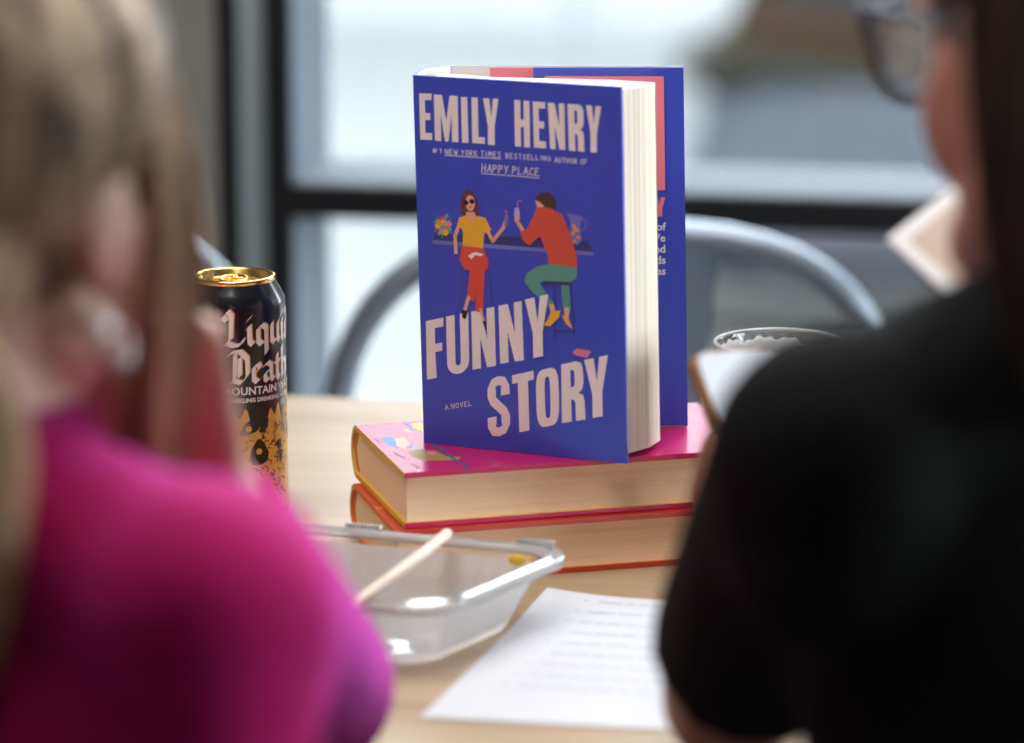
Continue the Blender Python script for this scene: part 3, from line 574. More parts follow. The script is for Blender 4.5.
# ------------------------------------------------------------------ the pint glass
glassm = clear_mat('clear_glass', (.97, .97, .96), .06, (.9, .88, .85), 1.5, .02)
foam = clear_mat('white_foam', (1, 1, 1), .96, (.97, .96, .95))
beer = mat('amber_drink', (.35, .13, .03), .2)
pg = empty('pint_glass', (.165, 1.938, .7502), 0, 'clear glass with foam residue standing behind the phone', 'glass')
bm = bmesh.new(); lathe(bm, [(.001, 0), (.029, 0), (.031, .003), (.036, .07), (.0415, .146), (.0418, .1485), (.0408, .1495), (.0398, .1485), (.0392, .146), (.0340, .07), (.0285, .014), (.001, .012)], 64); obj('glass_body', bm, glassm, pg, True)
bm = bmesh.new(); lathe(bm, [(.001, .0135), (.0276, .0145), (.0325, .062), (.0335, .075), (.001, .075)], 48); obj('drink', bm, beer, pg, True)
bm = bmesh.new()
n = 96; rings = []
for k in range(n + 1):
    a = -.55 + (PI + 1.1) * k / n                                     # far wall of the glass, foam clinging in a ragged band
    hi = .1455 - .002 * abs(math.sin(a * 2.3)) + .0012 * math.sin(a * 11) + .0008 * math.sin(a * 31) - .008 * max(0, math.cos(a))
    lo = .0745
    row = []
    for j in range(9):
        z = lo + (hi - lo) * j / 8; rg = .0340 + (z - .07) * .0694 - .0005; row.append(bm.verts.new((rg * math.cos(a), rg * math.sin(a), z)))
    rings.append(row)
for a, b in zip(rings, rings[1:]):
    for j in range(8): bm.faces.new((a[j], a[j + 1], b[j + 1], b[j]))
bmesh.ops.solidify(bm, geom=bm.faces[:], thickness=.0008)
lathe(bm, [(.001, .0785), (.02, .079), (.0335, .0775), (.0337, .0755), (.001, .0755)], 48)
obj('foam', bm, foam, pg, True)
bm = bmesh.new(); tube(bm, [(.0408 * math.cos(2 * PI * k / 64), .0408 * math.sin(2 * PI * k / 64), .1488) for k in range(65)], .0011, 8, False); obj('rim', bm, clear_mat('glass_rim', (.95, .93, .9), .45, (.95, .9, .85)), pg, True)

# ------------------------------------------------------------------ clear takeaway container
tray = empty('takeaway_container', (.0430, 1.8500, .7503), R(161), 'open clear plastic takeaway container standing in front of the books', 'container')
# local x runs along the far rim away from the right-hand corner, local y towards us
TL, TW, TH = .215, .145, .042
def rrect(x0, y0, x1, y1, r, n=8):
    out = []
    for cx, cy, a0 in ((x1 - r, y1 - r, 0), (x0 + r, y1 - r, 90), (x0 + r, y0 + r, 180), (x1 - r, y0 + r, 270)):
        for k in range(n + 1): a = R(a0 + 90 * k / n); out.append((cx + r * math.cos(a), cy + r * math.sin(a)))
    return out
def ring_loft(bm, levels, closed_end=True, smooth=True):
    rs = [[bm.verts.new((x, y, z)) for x, y in pts] for pts, z in levels]; n = len(rs[0])
    for a, b in zip(rs, rs[1:]):
        for k in range(n): bm.faces.new((a[k], a[(k + 1) % n], b[(k + 1) % n], b[k])).smooth = smooth
    if closed_end: bm.faces.new(rs[-1])
def sub(pts, m=5):
    out = []
    for a, b in zip(pts, pts[1:] + pts[:1]):
        l = math.hypot(b[0] - a[0], b[1] - a[1]); k = max(1, int(l / .004))
        for j in range(k): out.append((a[0] + (b[0] - a[0]) * j / k, a[1] + (b[1] - a[1]) * j / k))
    return out
def lev(inset, r): return sub(rrect(inset, inset, TL - inset, TW - inset, r))
base = sub(rrect(0, 0, TL, TW, .028)); cxy = (TL / 2, TW / 2)
def ins(d, rib=0):
    out = []
    for i, (x, y) in enumerate(base):
        dx, dy = cxy[0] - x, cxy[1] - y; sx_ = (TL / 2 - d) / (TL / 2); sy_ = (TW / 2 - d) / (TW / 2)
        k = rib * (.5 + .5 * math.sin(i * PI / 1.5)) if rib else 0
        out.append((cxy[0] - dx * (sx_ - k / (TL / 2)), cxy[1] - dy * (sy_ - k / (TW / 2))))
    return out
pl = clear_mat('clear_plastic', (.97, .96, .955), .08, (1, 1, 1), 1.5, .08)
pl_rim = clear_mat('milky_plastic_rim', (.97, .97, .98), .3, (1, 1, 1), 1.5, .12)
bm = bmesh.new(); ring_loft(bm, [(ins(.010), TH - .003), (ins(.012, .0012), TH - .010), (ins(.018, .0022), TH - .024), (ins(.023, .0012), .006), (ins(.028), .0012), (ins(.045), .0008), (ins(.05), .003), (ins(.06), .003)])
obj('tray', bm, pl, tray)
bm = bmesh.new(); ring_loft(bm, [(ins(.001), TH - .006), (ins(.0), TH - .001), (ins(.001), TH + .0008), (ins(.0028), TH - .0012), (ins(.0045), TH - .0012), (ins(.006), TH + .0018), (ins(.0085), TH + .001), (ins(.010), TH - .003)], False)
bmesh.ops.solidify(bm, geom=bm.faces[:], thickness=.0008); obj('rim', bm, pl_rim, tray)
bm = bmesh.new()       # outer skirt seen from the side
ring_loft(bm, [(ins(.0115), TH - .006), (ins(.0185, .002), TH - .024), (ins(.0245, .001), .003), (ins(.027), .0006)], False); obj('side_wall', bm, clear_mat('frosted_plastic', (.97, .97, .98), .85, (1, 1, 1), 1.5, .15), tray)
for x in (.018, .128):
    bm = bmesh.new()
    for k in range(9): box(bm, (x + k * .0026, .0, TH - .001), (x + k * .0026 + .0013, .004, TH + .0040), .0003)
    box(bm, (x - .001, .001, TH - .002), (x + .0235, .005, TH + .0006)); obj('clasp', bm, pl_rim, tray)
bm = bmesh.new()
for cx, cy, rr_ in ((.022, .0105, .007), (.034, .011, .006), (.014, .014, .0045)):
    ell(bm, (cx, cy + .002, TH - .0065), (rr_, .0010, .0034))
obj('sauce', bm, mat('yellow_sauce', (.95, .58, .04), .3), tray, True)
for ch in [x for x in D.objects if x.parent == tray]:      # the container is slightly racked
    for v in ch.data.vertices: v.co.x += .26 * v.co.y
# pale stick across the container
st = empty('stirring_stick', (-.0387, 1.86, .7985), 0, 'pale cream stick leaning across the clear takeaway container', 'stick', world=True)
bm = bmesh.new(); tube(bm, [(-.0375, 1.862, .8000), (-.0387, 1.86, .7995), (-.056, 1.812, .7975), (-.0822, 1.74, .7960), (-.098, 1.695, .7950)], [.0022, .0032, .0032, .0031, .003], 14); obj('shaft', bm, mat('cream_stick', (.82, .68, .56), .5), st, True)

# ------------------------------------------------------------------ printed sheet
bm = bmesh.new()
p0, p1, p2, p3 = V((.0214, 1.9013)), V((-.0496, 1.6650)), V((.166, 1.631)), V((.2335, 1.861))
nx, ny = 24, 24
def sheet(u, v, h=0):
    p = (p0 * (1 - v) + p1 * v) * (1 - u) + (p3 * (1 - v) + p2 * v) * u
    lift = .0004 + .0035 * max(0, 1 - v * 3) * max(0, 1 - u * 4) ** 2 + .0008 * math.sin(u * 6) * (1 - v)
    return (p.x, p.y - .006 * math.sin(PI * u) * (1 - v), .7503 + lift + h)
g = [[bm.verts.new(sheet(i / nx, j / ny)) for j in range(ny + 1)] for i in range(nx + 1)]
for i in range(nx):
    for j in range(ny): bm.faces.new((g[i][j], g[i + 1][j], g[i + 1][j + 1], g[i][j + 1]))
gl_ = [[bm.verts.new(v.co - V((0, 0, .0002))) for v in row] for row in g]
for i in range(nx):
    for j in range(ny): bm.faces.new((gl_[i][j], gl_[i][j + 1], gl_[i + 1][j + 1], gl_[i + 1][j]))
edge = [(i, 0) for i in range(nx)] + [(nx, j) for j in range(ny)] + [(i, ny) for i in range(nx, 0, -1)] + [(0, j) for j in range(ny, 0, -1)]
for (a, b), (c, d) in zip(edge, edge[1:] + edge[:1]): bm.faces.new((g[a][b], g[c][d], gl_[c][d], gl_[a][b]))
bmesh.ops.recalc_face_normals(bm, faces=bm.faces[:])
ps = empty('printed_sheet', (p0.x, p0.y, .7503), 0, 'white sheet of paper with a printed list, lying on the table', 'paper', world=True)
obj_raw('paper', bm, [WHITE_PAPER], ps)
bm = bmesh.new(); random.seed(2)
for ln in range(9):
    v = .060 + ln * .086; u = .165
    put(bm, [[(.125, v - .006), (.135, v - .006), (.135, v + .004), (.125, v + .004)]], lambda x, y, h: sheet(x, y, h), .0003, 0)
    end = random.uniform(.6, .9)
    while u < end:
        w = random.uniform(.02, .07)
        put(bm, [[(u, v - .005), (u + w, v - .005), (u + w, v + .004), (u, v + .004)]], lambda x, y, h: sheet(x, y, h), .0003, 0); u += w + .012
tag(obj('printed_lines', bm, mat('grey_print', (.42, .43, .47), .8), ps), 'small grey printed lines, too soft to read', kind='stuff')
# ------------------------------------------------------------------ people
def hair_mat(name, c1, c2, c3, scale, rot=(0, 0, 0), thin=0.):
    m = D.materials.new(name); m.use_nodes = True; nt = m.node_tree; b = nt.nodes['Principled BSDF']
    tc = nt.nodes.new('ShaderNodeTexCoord'); mp = nt.nodes.new('ShaderNodeMapping'); mp.inputs['Scale'].default_value = scale; mp.inputs['Rotation'].default_value = rot
    n = nt.nodes.new('ShaderNodeTexNoise'); n.inputs['Scale'].default_value = 1; n.inputs['Detail'].default_value = 4; n.inputs['Distortion'].default_value = .6
    r = nt.nodes.new('ShaderNodeValToRGB'); e = r.color_ramp.elements
    e[0].position = .36; e[0].color = (*c1, 1); e[1].position = .64; e[1].color = (*c3, 1); k = e.new(.5); k.color = (*c2, 1)
    nt.links.new(tc.outputs['Object'], mp.inputs[0]); nt.links.new(mp.outputs[0], n.inputs['Vector']); nt.links.new(n.outputs[0], r.inputs[0]); nt.links.new(r.outputs[0], b.inputs['Base Color'])
    bp_ = nt.nodes.new('ShaderNodeBump'); bp_.inputs['Strength'].default_value = .6; bp_.inputs['Distance'].default_value = .003; nt.links.new(n.outputs[0], bp_.inputs['Height']); nt.links.new(bp_.outputs[0], b.inputs['Normal'])
    b.inputs['Roughness'].default_value = .42; b.inputs['Specular IOR Level'].default_value = .4
    if thin:                                   # fair strands let some light through
        tr = nt.nodes.new('ShaderNodeBsdfTranslucent'); nt.links.new(r.outputs[0], tr.inputs[0]); ms = nt.nodes.new('ShaderNodeMixShader'); ms.inputs[0].default_value = thin
        nt.links.new(b.outputs[0], ms.inputs[1]); nt.links.new(tr.outputs[0], ms.inputs[2]); nt.links.new(ms.outputs[0], nt.nodes['Material Output'].inputs[0])
    return m
def head(bm, Cc, F):
    F, L, U = ortho(F)
    ax = (L, F, U); P = lambda l, f, u: Cc + L * l + F * f + U * u
    ell(bm, P(0, -.012, .03), (.074, .094, .088), ax); ell(bm, P(0, .028, -.03), (.062, .066, .080), ax); ell(bm, P(0, .05, -.088), (.040, .036, .028), ax)
    for s in (-1, 1):
        capsule(bm, P(s * .050, .002, -.056), P(s * .026, .062, -.094), .020, .021)
        ell(bm, P(s * .034, .056, -.035), (.027, .024, .038), ax)
        ell(bm, P(s * .030, .0745, .018), (.024, .014, .009), ax)
        ell(bm, P(s * .031, .0755, 0), (.0120, .0125, .0095), ax)
        ell(bm, P(s * .077, -.008, -.004), (.008, .016, .027), ax); ell(bm, P(s * .074, -.002, -.027), (.007, .009, .009), ax)
    capsule(bm, P(0, .088, .008), P(0, .106, -.028), .008, .012)
    for s in (-1, 1): ell(bm, P(s * .011, .097, -.032), (.009, .011, .008), ax)
    ell(bm, P(0, .086, -.060), (.021, .010, .006), ax); ell(bm, P(0, .085, -.070), (.019, .011, .007), ax)
    return P, (F, L, U)
def hand(bm, Wp, Dd, N, curl=(28, 38, 30), spread=.08, thumb=1, thumbdir=None, k=.95):
    """Wp wrist, Dd towards the knuckles, N out of the palm; the thumb leaves the side of the palm near its base"""
    Dd = Dd.normalized(); N = (N - Dd * N.dot(Dd)).normalized(); T = Dd.cross(N) * thumb
    capsule(bm, Wp - Dd * .01, Wp + Dd * .02, .024 * k, .026 * k)
    for i, o in enumerate((.030, .010, -.010, -.028)):
        b0 = Wp + Dd * .086 * k + T * o * k; capsule(bm, Wp + Dd * .02 + T * o * .6 * k, b0, .016 * k, .0115 * k)
        dd = (Dd + T * (spread * (1.2 - i * .8))).normalized(); p = b0; ang = 0
        for s, (ln, ra) in enumerate(zip(((.040, .044, .041, .033)[i], (.024, .028, .026, .020)[i], (.019, .020, .019, .016)[i]), (.0090, .0082, .0072))):
            ang += R(curl[s]); d = dd * math.cos(ang) + N * math.sin(ang); q = p + d * ln * k; capsule(bm, p, q, ra * k, ra * k * .93); p = q
    p = Wp + Dd * .022 * k + T * .026 * k; td = (thumbdir or (Dd * .7 + T * .65 + N * .35)).normalized()
    q = p + td * .038 * k; capsule(bm, Wp + Dd * .012 + T * .014, p, .017 * k, .014 * k); capsule(bm, p, q, .0135 * k, .0105 * k)
    td2 = (td * .8 + Dd * .4 + N * .2).normalized(); r_ = q + td2 * .030 * k; capsule(bm, q, r_, .0102 * k, .0085 * k)
def limb(bm, pts, rs):
    for (a, b), (ra, rb) in zip(zip(pts, pts[1:]), zip(rs, rs[1:])): capsule(bm, a, b, ra, rb)
def locks(bm, strands, r0, r1=None):
    for raw in strands:
        raw = [V(p) for p in raw]; pts = []
        for i in range(len(raw) - 1):            # Catmull-Rom smoothing
            p0, p1, p2, p3 = raw[max(i - 1, 0)], raw[i], raw[i + 1], raw[min(i + 2, len(raw) - 1)]
            for t in (0, .33, .67): pts.append(.5 * (2 * p1 + (p2 - p0) * t + (2 * p0 - 5 * p1 + 4 * p2 - p3) * t * t + (3 * p1 - p0 - 3 * p2 + p3) * t ** 3))
        pts.append(raw[-1])
        n = len(pts); tube(bm, pts, [r0 * (1 - .75 * (i / (n - 1)) ** 2) for i in range(n)], 6)

def seated(bm, neck, tf, pel, floor_z=0.02, legs=True):
    pass

skin_a = mat('fair_skin', (.74, .43, .33), .5, bump=.05, bscale=90); lipm = mat('lips', (.5, .14, .12), .4); eyem = mat('eyes', (.55, .5, .48), .3); irism = mat('irises', (.05, .04, .03), .15)
knit = mat('magenta_knit', (.33, .0008, .065), .85, bump=.25, bscale=220, sheen=.6, spec=.15)
knit.node_tree.nodes['Principled BSDF'].inputs['Sheen Tint'].default_value = (1, .14, .85, 1)
trouser = mat('dark_trousers', (.03, .035, .06), .9); shoe = mat('dark_shoes', (.02, .02, .02), .5)

def person(base, Hc, hF, neck, tF, sh_r, el_r, wr_r, hd_r, sh_l, el_l, wr_l, hd_l, pel, label, skin, top, collar, sleeves, knees, feet):
    root = empty('person', base, 0, label, 'person', world=True)
    tF, tL, tU = ortho(tF)
    bm = bmesh.new(); P, fr = head(bm, Hc, hF)
    capsule(bm, neck + V((0, 0, -.03)), Hc + V((0, 0, -.05)) - fr[0] * .015, .056, .052)
    chest = neck + V((0, 0, -.16)); mid = (chest + pel) / 2
    ell(bm, chest, (.135, .092, .14), (tL, tF, tU)); ell(bm, mid, (.115, .085, .15), (tL, tF, tU)); ell(bm, pel, (.15, .11, .11), (tL, tF, tU))
    for s, e, w, h in ((sh_r, el_r, wr_r, hd_r), (sh_l, el_l, wr_l, hd_l)):
        limb(bm, [neck + V((0, 0, -.07)), s], [.05, .045]); limb(bm, [s, e, w], [.044, .036, .025]); hand(bm, w, **h)
    for s, kn, ft in ((-1, knees[0], feet[0]), (1, knees[1], feet[1])):
        limb(bm, [pel - tL * s * .08, kn, ft + V((0, 0, .08))], [.075, .055, .036]); fd = V((kn - pel)).normalized(); fd.z = 0; fd.normalize(); capsule(bm, ft + V((0, 0, .045)), ft + fd * .14 + V((0, 0, .035)), .035, .028)
    def paint(c):
        for s in (-1, 1):
            if (c - P(s * .031, .088, 0)).length < .0045: return 3
            if (c - P(s * .031, .086, 0)).length < .0085: return 1
        q = c - P(0, .09, -.065); l_ = abs(q.dot(fr[1]))
        if -.012 < q.dot(fr[0]) < .014 and l_ < .021 and abs(q.dot(fr[2])) < .0105 * (1 - (l_ / .022) ** 2) ** .5: return 2
        return 0
    remeshed('body', bm, .0042, [skin, eyem, lipm, irism], root, 4, .5, paint)
    # top garment
    bm = bmesh.new(); g = .012
    capsule(bm, neck + V((0, 0, -.06)), neck + V((0, 0, collar)), .078, .060, True) if collar > 0 else None
    ell(bm, chest, (.155, .108, .15), (tL, tF, tU)); ell(bm, mid, (.138, .105, .17), (tL, tF, tU)); ell(bm, pel + V((0, 0, .05)), (.165, .125, .11), (tL, tF, tU))
    for s, e, w in ((sh_r, el_r, wr_r), (sh_l, el_l, wr_l)):
        limb(bm, [neck + V((0, 0, -.035)), s], [.050, .052]); limb(bm, [neck + V((0, 0, -.006)) + (s - neck).normalized() * .02, s + V((0, 0, .002))], [.046, .046])
        limb(bm, [neck + V((0, 0, -.09)), s + V((0, 0, -.04))], [.07, .05])
        if sleeves == 'long':
            limb(bm, [s, e], [.056, .048]); capsule(bm, e, e + (w - e) * .9, .048, .034, True)
        else:
            capsule(bm, s, s + (s - e) * .01, .058, .056); capsule(bm, s, s + (e - s) * .80, .056, .051, True)
    remeshed(top[1], bm, .006, top[0], root, 10, .6)
    # trousers and shoes
    bm = bmesh.new(); ell(bm, pel - V((0, 0, .03)), (.165, .128, .105), (tL, tF, tU))
    for s, kn, ft in ((-1, knees[0], feet[0]), (1, knees[1], feet[1])):
        limb(bm, [pel - tL * s * .085, kn], [.09, .068]); capsule(bm, kn, ft + V((0, 0, .09)), .068, .05, True)
    remeshed('trousers', bm, .009, trouser, root, 6, .5)
    for s, kn, ft in ((-1, knees[0], feet[0]), (1, knees[1], feet[1])):
        fd = V((kn - pel)); fd.z = 0; fd.normalize(); bm = bmesh.new(); capsule(bm, ft - fd * .02 + V((0, 0, .045)), ft + fd * .15 + V((0, 0, .04)), .045, .038); capsule(bm, ft + V((0, 0, .05)), ft + V((0, 0, .09)), .042, .042, True)
        box(bm, (ft.x - .03, ft.y - .03, .002), (ft.x + .03, ft.y + .03, .03)); remeshed('shoe', bm, .008, shoe, root, 3, .5)
    return root, P, fr

def az(t): return V((math.sin(R(t)), math.cos(R(t)), 0))
# --- woman in the magenta jumper, nearest on the left
Hc = V((-.226, 1.362, 1.087)); hF = az(34) + V((0, 0, -.12))
nk = V((-.236, 1.325, .972)); tf = az(40)
pk, P, fr = person((-.22, 1.25, 0), Hc, hF, nk, tf, V((-.124, 1.250, .936)), V((-.106, 1.560, .802)), V((-.145, 1.470, .928)),
    dict(Dd=V((-.12, -.06, .75)), N=V((-.55, -.5, -.1)), curl=(45, 70, 40), thumb=-1, k=.92), V((-.340, 1.445, .925)), V((-.42, 1.66, .802)), V((-.30, 1.80, .785)),
    dict(Dd=V((.5, .8, -.02)), N=V((0, 0, -1)), curl=(12, 15, 12), thumb=1, k=.92), V((-.235, 1.21, .52)),
    'person in a bright magenta high-necked jumper with tied-back blonde hair, hand at chin', skin_a, (knit, 'jumper'), .034, 'long',
    [V((-.05, 1.60, .50)), V((-.30, 1.66, .50))], [V((-.03, 1.62, 0)), V((-.28, 1.68, 0))])
F, L, U = fr
blonde = hair_mat('blonde_hair', (.08, .042, .023), (.42, .27, .155), (.88, .67, .45), (38, 38, 9), (0, .35, 0), thin=.35)
blonde2 = hair_mat('pale_blonde_hair', (.48, .33, .19), (.76, .56, .36), (.95, .78, .56), (45, 45, 8), thin=.5)
bm = bmesh.new(); ax = (L, F, U)
ell(bm, P(0, -.022, .036), (.087, .100, .098), ax); ell(bm, P(0, -.055, -.015), (.070, .062, .075), ax)
hs = remeshed('hair', bm, .006, blonde, pk, 3, .5)
bm = bmesh.new(); random.seed(5)
def on_scalp(a, e, q=1.0):   # a round the crown from the front, e elevation
    return P(math.sin(a) * math.cos(e) * .088 * q, -.022 + math.cos(a) * math.cos(e) * .101 * q, .036 + math.sin(e) * .099 * q)
tie = P(0, -.105, -.03)
strands = []
def scalp(d, q=1.0): return P(d[0] * .0885 * q, -.022 + d[1] * .1015 * q, .036 + d[2] * .0995 * q)
tdir = V((0, -.90, -.42)).normalized()
for k in range(520):          # combed back from the hairline over the crown and round the sides to the tie
    a = random.uniform(-1.9, 1.9); e = max(-.35, .80 - .62 * abs(a)) + random.uniform(-.05, .45) * (1 if k % 2 else .25)
    d0 = V((math.sin(a) * math.cos(e), math.cos(a) * math.cos(e), math.sin(e))); q0 = random.uniform(.998, 1.012); pts = []
    for j in range(10):
        pts.append(scalp(d0.slerp(tdir, j / 9 * .96), q0 + .004 * math.sin(j * 1.3 + k)))
    strands.append([scalp(d0, .97)] + pts[1:] + [tie])
locks(bm, strands, .0021)
obj('combed_locks', bm, blonde, hs, True)
bm = bmesh.new(); strands = []
for k in range(90):           # loose front locks falling past the ear and the hand
    o_ = random.uniform(-.012, .014); f_ = random.uniform(-.012, .012); e_ = random.uniform(-.02, .02)
    a0 = P(-.050 - .006 * random.random(), .018 + f_, .092 + e_ * .6); wv = random.uniform(-.006, .006)
    end = random.uniform(-.20, -.13)
    strands.append([a0, P(-.077 + o_ * .3, .027 + f_, .03), P(-.081 + o_ * .6, .031 + f_ + wv, -.03), P(-.076 + o_, .031 + f_, -.09), P(-.070 + o_, .034 + f_ + wv, end)])
locks(bm, strands, .0020); obj('loose_front_locks', bm, blonde2, hs, True)
bm = bmesh.new(); strands = []
tcx = V((-.262, 1.262, 1.075))
for k in range(260):
    a = random.uniform(0, 2 * PI); q = math.sqrt(random.random()); dx, dy = math.cos(a) * q, math.sin(a) * q
    o3 = lambda s: V((dx * s, dy * s * .8, 0))
    strands.append([tie, V((-.262, 1.262, 1.09)) + o3(.012), V((-.244, 1.235, 1.075)) + o3(.024), V((-.222, 1.225, 1.02)) + o3(.032), V((-.222, 1.228, .965)) + o3(.028), V((-.228, 1.23, .93 - random.random() * .03)) + o3(.018)])
locks(bm, strands, .0026); obj('ponytail', bm, blonde2, hs, True)
bm = bmesh.new(); e0 = P(-.079, .0, -.046)
tube(bm, [e0 + V((.0, 0, .0)) + U * (-.009 + .010 * math.cos(a)) + F * (.010 * math.sin(a)) for a in [2 * PI * k / 20 for k in range(21)]], .0016, 8, False)
obj('earring', bm, mat('silver', (.9, .9, .9), .15, metal=1), pk, True)

# --- person in the black T-shirt on the right, glasses, holding a phone
skin_b = mat('warm_brown_skin', (.40, .175, .115), .5, bump=.05, bscale=90); blackt = mat('black_cotton', (.0028, .0028, .003), .85, bump=.2, bscale=200, spec=.15)
Hc = V((.264, 1.425, 1.150)); hF = az(-28) + V((0, 0, -.15)); nk = V((.268, 1.405, 1.030)); tf = az(-30)
u_ = V((-.35, .5, .94)).normalized(); r_ = V((.99, .975, -.15)); r_ = (r_ - u_ * r_.dot(u_)).normalized(); n_ = r_.cross(u_)
TLc = V((.0985, 1.72, .9400))
a_ = V((.22, .12, .15)).normalized(); b__ = V((.9, -.35, -.36)); b__ = (b__ - a_ * a_.dot(b__)).normalized(); c__ = a_.cross(b__)
CN = c__ if c__.z > 0 else -c__; CD = (-b__ * .93 + a_ * .2).normalized(); CW = V((.190, 1.62, 1.02)) + a_ * .030 + b__ * .225 - CN * .019
WR = TLc - r_ * .004 - u_ * .135 - n_ * .034
pb, P, fr = person((.27, 1.3, 0), Hc, hF, nk, tf, V((.400, 1.500, .965)), V((.44, 1.640, .802)), CW,
    dict(Dd=CD, N=CN, curl=(4, 8, 8), thumb=1, thumbdir=CD * .8 + CN * .45, k=.9), V((.139, 1.340, .977)), V((.110, 1.545, .802)), WR,
    dict(Dd=r_ * .85 + u_ * .5, N=n_, curl=(8, 14, 14), thumb=-1, thumbdir=u_ * .9 - r_ * .15 + n_ * .35, k=.9), V((.30, 1.24, .52)),
    'person in a black T-shirt with dark hair and glasses, seen from behind on the right', skin_b, (blackt, 'tee_shirt'), .012, 'short',
    [V((.36, 1.66, .50)), V((.14, 1.64, .50))], [V((.36, 1.68, 0)), V((.12, 1.66, 0))])
F, L, U = fr
dark = hair_mat('dark_brown_hair', (.008, .004, .003), (.022, .011, .007), (.06, .03, .018), (60, 60, 8))
bm = bmesh.new(); ax = (L, F, U)
ell(bm, P(0, -.02, .04), (.088, .104, .097), ax); ell(bm, P(-.01, -.05, -.05), (.082, .075, .12), ax)
hs = remeshed('hair', bm, .006, dark, pb, 3, .5)
bm = bmesh.new(); strands = []; random.seed(8)
for k in range(430):          # straight fall from the parting down past the jaw
    a = random.choice((-1, 1)) * random.uniform(1.62, PI); q = random.uniform(.98, 1.06)
    c, s = math.cos(a), math.sin(a)
    top_ = P(s * .010, -.01 + c * .03, .140)
    strands.append([top_, P(s * .045 * q, -.02 + c * .062 * q, .130), P(s * .075 * q, -.02 + c * .088 * q, .095), P(s * .091 * q, -.022 + c * .104 * q, .04), P(s * .095 * q, -.025 + c * .102 * q, -.04), P(s * .092 * q, -.03 + c * .098 * q, -.11), P(s * .082 * q, -.035 + c * .090 * q, -.165 + random.random() * .02)])
for k in range(160):          # crown hair swept back over the ears
    sd = random.choice((-1, 1)); a = random.uniform(.1, 1.6); e = random.uniform(.45, 1.1); q = random.uniform(1.0, 1.02)
    d0 = V((0, .25, .97)).normalized(); d1 = V((sd * math.sin(a) * math.cos(e), math.cos(a) * math.cos(e), math.sin(e))); d2_ = V((sd * .93, -.25, random.uniform(-.1, .25))).normalized()
    sc3 = lambda d: P(d.x * .0895 * q, -.02 + d.y * .1055 * q, .04 + d.z * .0985 * q)
    strands.append([sc3(d0), sc3(d0.slerp(d1, .5)), sc3(d1), sc3(d1.slerp(d2_, .5)), sc3(d2_), P(sd * .092, -.045, -.06)])
locks(bm, strands, .0036); obj('straight_locks', bm, dark, hs, True)
# glasses
acet = mat('dark_acetate', (.01, .012, .03), .2); lens = clear_mat('lens_glass', (.92, .95, 1), .2, (.9, .94, 1), 1.6, .02)  # pale body in the lenses stands in for bright window glare
gp = empty('glasses', (0, 0, 0)); gp.parent = pb; gp.matrix_parent_inverse = world_of(pb).inverted()
for s in (-1, 1):
    out = [(s * (.034 + .030 * math.cos(a) + (.005 if math.cos(a) > .3 and math.sin(a) > 0 else 0)), .098 - .006 * abs(math.cos(a)) * (1 if math.cos(a) > 0 else 0), .000 + (.021 if math.sin(a) > 0 else .027) * math.copysign(abs(math.sin(a)) ** .75, math.sin(a))) for a in [2 * PI * k / 32 for k in range(32)]]
    pts = [P(*q) for q in out]
    bm = bmesh.new(); tube(bm, pts + [pts[0]], .0027, 8, False)
    tube(bm, [P(s * .0695, .093, .017), P(s * .075, .075, .015), P(s * .083, .02, .008), P(s * .083, -.005, .004), P(s * .081, -.028, -.022)], [.0046, .0034, .0026, .002, .0018], 8)
    if s == 1: tube(bm, [P(-.006, .100, .008), P(0, .103, .010), P(.006, .100, .008)], .002, 8)
    o = obj('glasses_frame', bm, acet, None, True); o.parent = gp
    bm = bmesh.new(); c0 = bm.verts.new(P(s * .034, .100, -.002)); vs = [bm.verts.new(p) for p in pts]
    for i in range(32): bm.faces.new((c0, vs[i], vs[(i + 1) % 32]))
    bmesh.ops.solidify(bm, geom=bm.faces[:], thickness=.0018); o = obj('lens', bm, lens, None, True); o.parent = gp

# --- phone in that hand
phn = empty('smartphone', TLc, 0, 'phone with a bright white screen held at the black T-shirt sleeve', 'phone')
M3 = Matrix((r_, u_, n_)).transposed(); phn.rotation_euler = M3.to_euler()
def rslab(bm, x0, y0, x1, y1, r, z0, z1):
    ring_loft(bm, [(rrect(x0, y0, x1, y1, r), z0), (rrect(x0, y0, x1, y1, r), z1)]); bm.faces.new([v for v in bm.verts if abs(v.co.z - z0) < 1e-7][-36:]) if False else None
bm = bmesh.new(); rslab(bm, -.0002, -.1464, .0702, .0002, .010, -.008, -.0002); bm.faces.new(bm.verts[:36]) if bm.verts.ensure_lookup_table() is None else None
obj('phone_case', bm, mat('brown_case', (.28, .13, .05), .45), phn)
bm = bmesh.new(); rslab(bm, .0012, -.1448, .0688, -.0012, .008, -.0003, .0006)
sm = D.materials.new('lit_screen'); sm.use_nodes = True; b0 = sm.node_tree.nodes['Principled BSDF']; b0.inputs['Base Color'].default_value = (.05, .05, .06, 1); b0.inputs['Roughness'].default_value = .1
b0.inputs['Emission Color'].default_value = (.86, .92, 1, 1); b0.inputs['Emission Strength'].default_value = .75
obj('screen', bm, sm, phn)

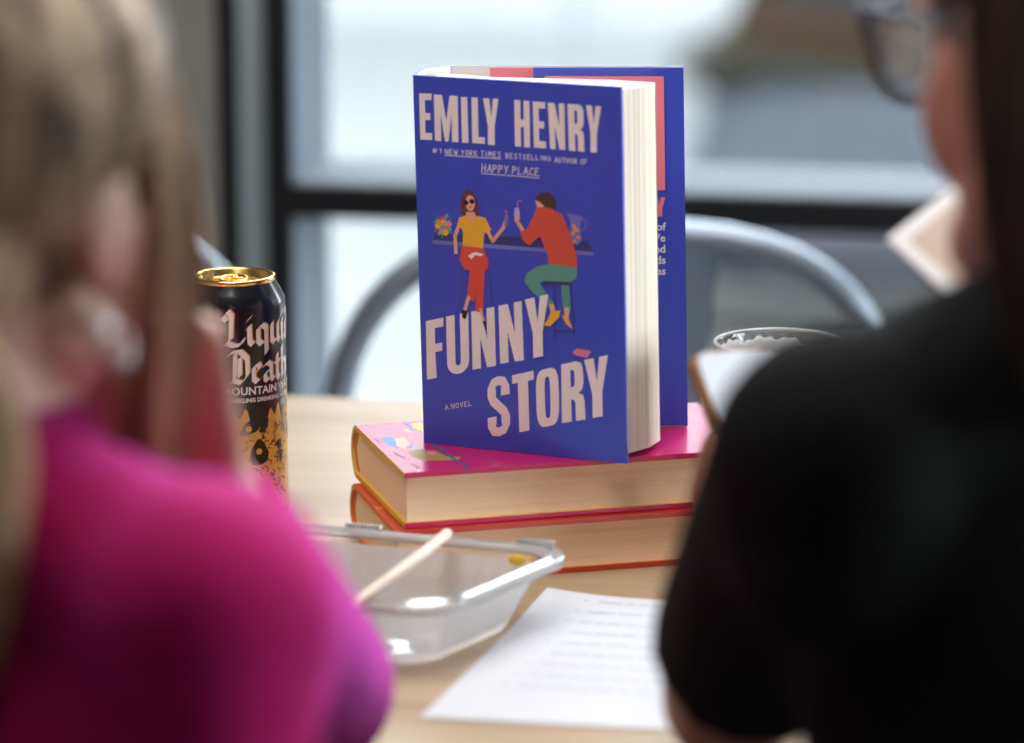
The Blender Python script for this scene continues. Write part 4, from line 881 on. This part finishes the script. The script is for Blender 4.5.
# --- cream card with a pale rim held beyond the chin, low hidden part in the other hand
cr = empty('cream_card', (.190, 1.62, 1.02), 0, 'cream card with a white rim held up beside the chin on the right', 'card')
a_ = V((.22, .12, .15)).normalized(); b__ = V((.9, -.35, -.36)); b__ = (b__ - a_ * a_.dot(b__)).normalized(); c__ = a_.cross(b__)
cr.rotation_euler = Matrix((a_, b__, c__)).transposed().to_euler()
bm = bmesh.new(); box(bm, (0, 0, -.0012), (.085, .165, .0012), .0008); obj('card', bm, mat('white_card_edge', (.85, .83, .82), .6), cr)
bm = bmesh.new(); box(bm, (.008, .008, -.0016), (.077, .157, .0016)); obj('panel', bm, mat('beige_panel', (.62, .47, .37), .6), cr)

# ------------------------------------------------------------------ light
w = D.worlds.new('World'); bpy.context.scene.world = w; w.use_nodes = True; nt = w.node_tree; bg = nt.nodes['Background']
bg.inputs[0].default_value = (.86, .93, 1, 1); bg.inputs[1].default_value = 15.0
def light(name, kind, loc, energy, colr, size=1, rot=None, tgt=None, sy=None):
    l = D.lights.new(name, kind); l.energy = energy; l.color = colr
    if kind == 'AREA':
        l.size = size
        if sy: l.shape = 'RECTANGLE'; l.size_y = sy
    o = D.objects.new(name, l); C.objects.link(o); o.location = loc
    if tgt is not None: o.rotation_euler = (V(tgt) - V(loc)).to_track_quat('-Z', 'Y').to_euler()
    return o
s = light('sun', 'SUN', (0, 0, 10), .6, (1, .97, .92)); s.data.angle = R(20); s.rotation_euler = (V((-.5, .75, -.9))).to_track_quat('-Z', 'Y').to_euler()
light('overhead_light', 'AREA', (-.35, 1.45, 2.2), 13, (1, .96, .92), .8, tgt=(0, 1.95, .8))
light('overhead_light', 'AREA', (.35, 2.3, 2.8), 26, (.93, .96, 1), 1.1, tgt=(.2, 2.0, .8))  # cool fill added to lift the sheet, table top and shoulder tops

# ------------------------------------------------------------------ camera
cam = D.cameras.new('camera'); co = D.objects.new('camera', cam); C.objects.link(co); bpy.context.scene.camera = co
co.location = (0, 0, 1.3106); co.rotation_euler = (R(90 - 12.5), 0, 0)
cam.lens = 3240 * 36 / 1024; cam.sensor_width = 36; cam.clip_start = .05
cam.dof.use_dof = True; cam.dof.focus_distance = 2.06; cam.dof.aperture_fstop = 2.9; cam.dof.aperture_blades = 0
sc = bpy.context.scene
sc.view_settings.view_transform = 'Standard'; sc.view_settings.look = 'None'; sc.view_settings.exposure = .3; sc.view_settings.gamma = 1; sc.view_settings.use_curve_mapping = False
sc.cycles.use_denoising = True; sc.cycles.max_bounces = 12; sc.cycles.transparent_max_bounces = 16; sc.cycles.sample_clamp_indirect = 6
sc.cycles.caustics_reflective = False; sc.cycles.caustics_refractive = False
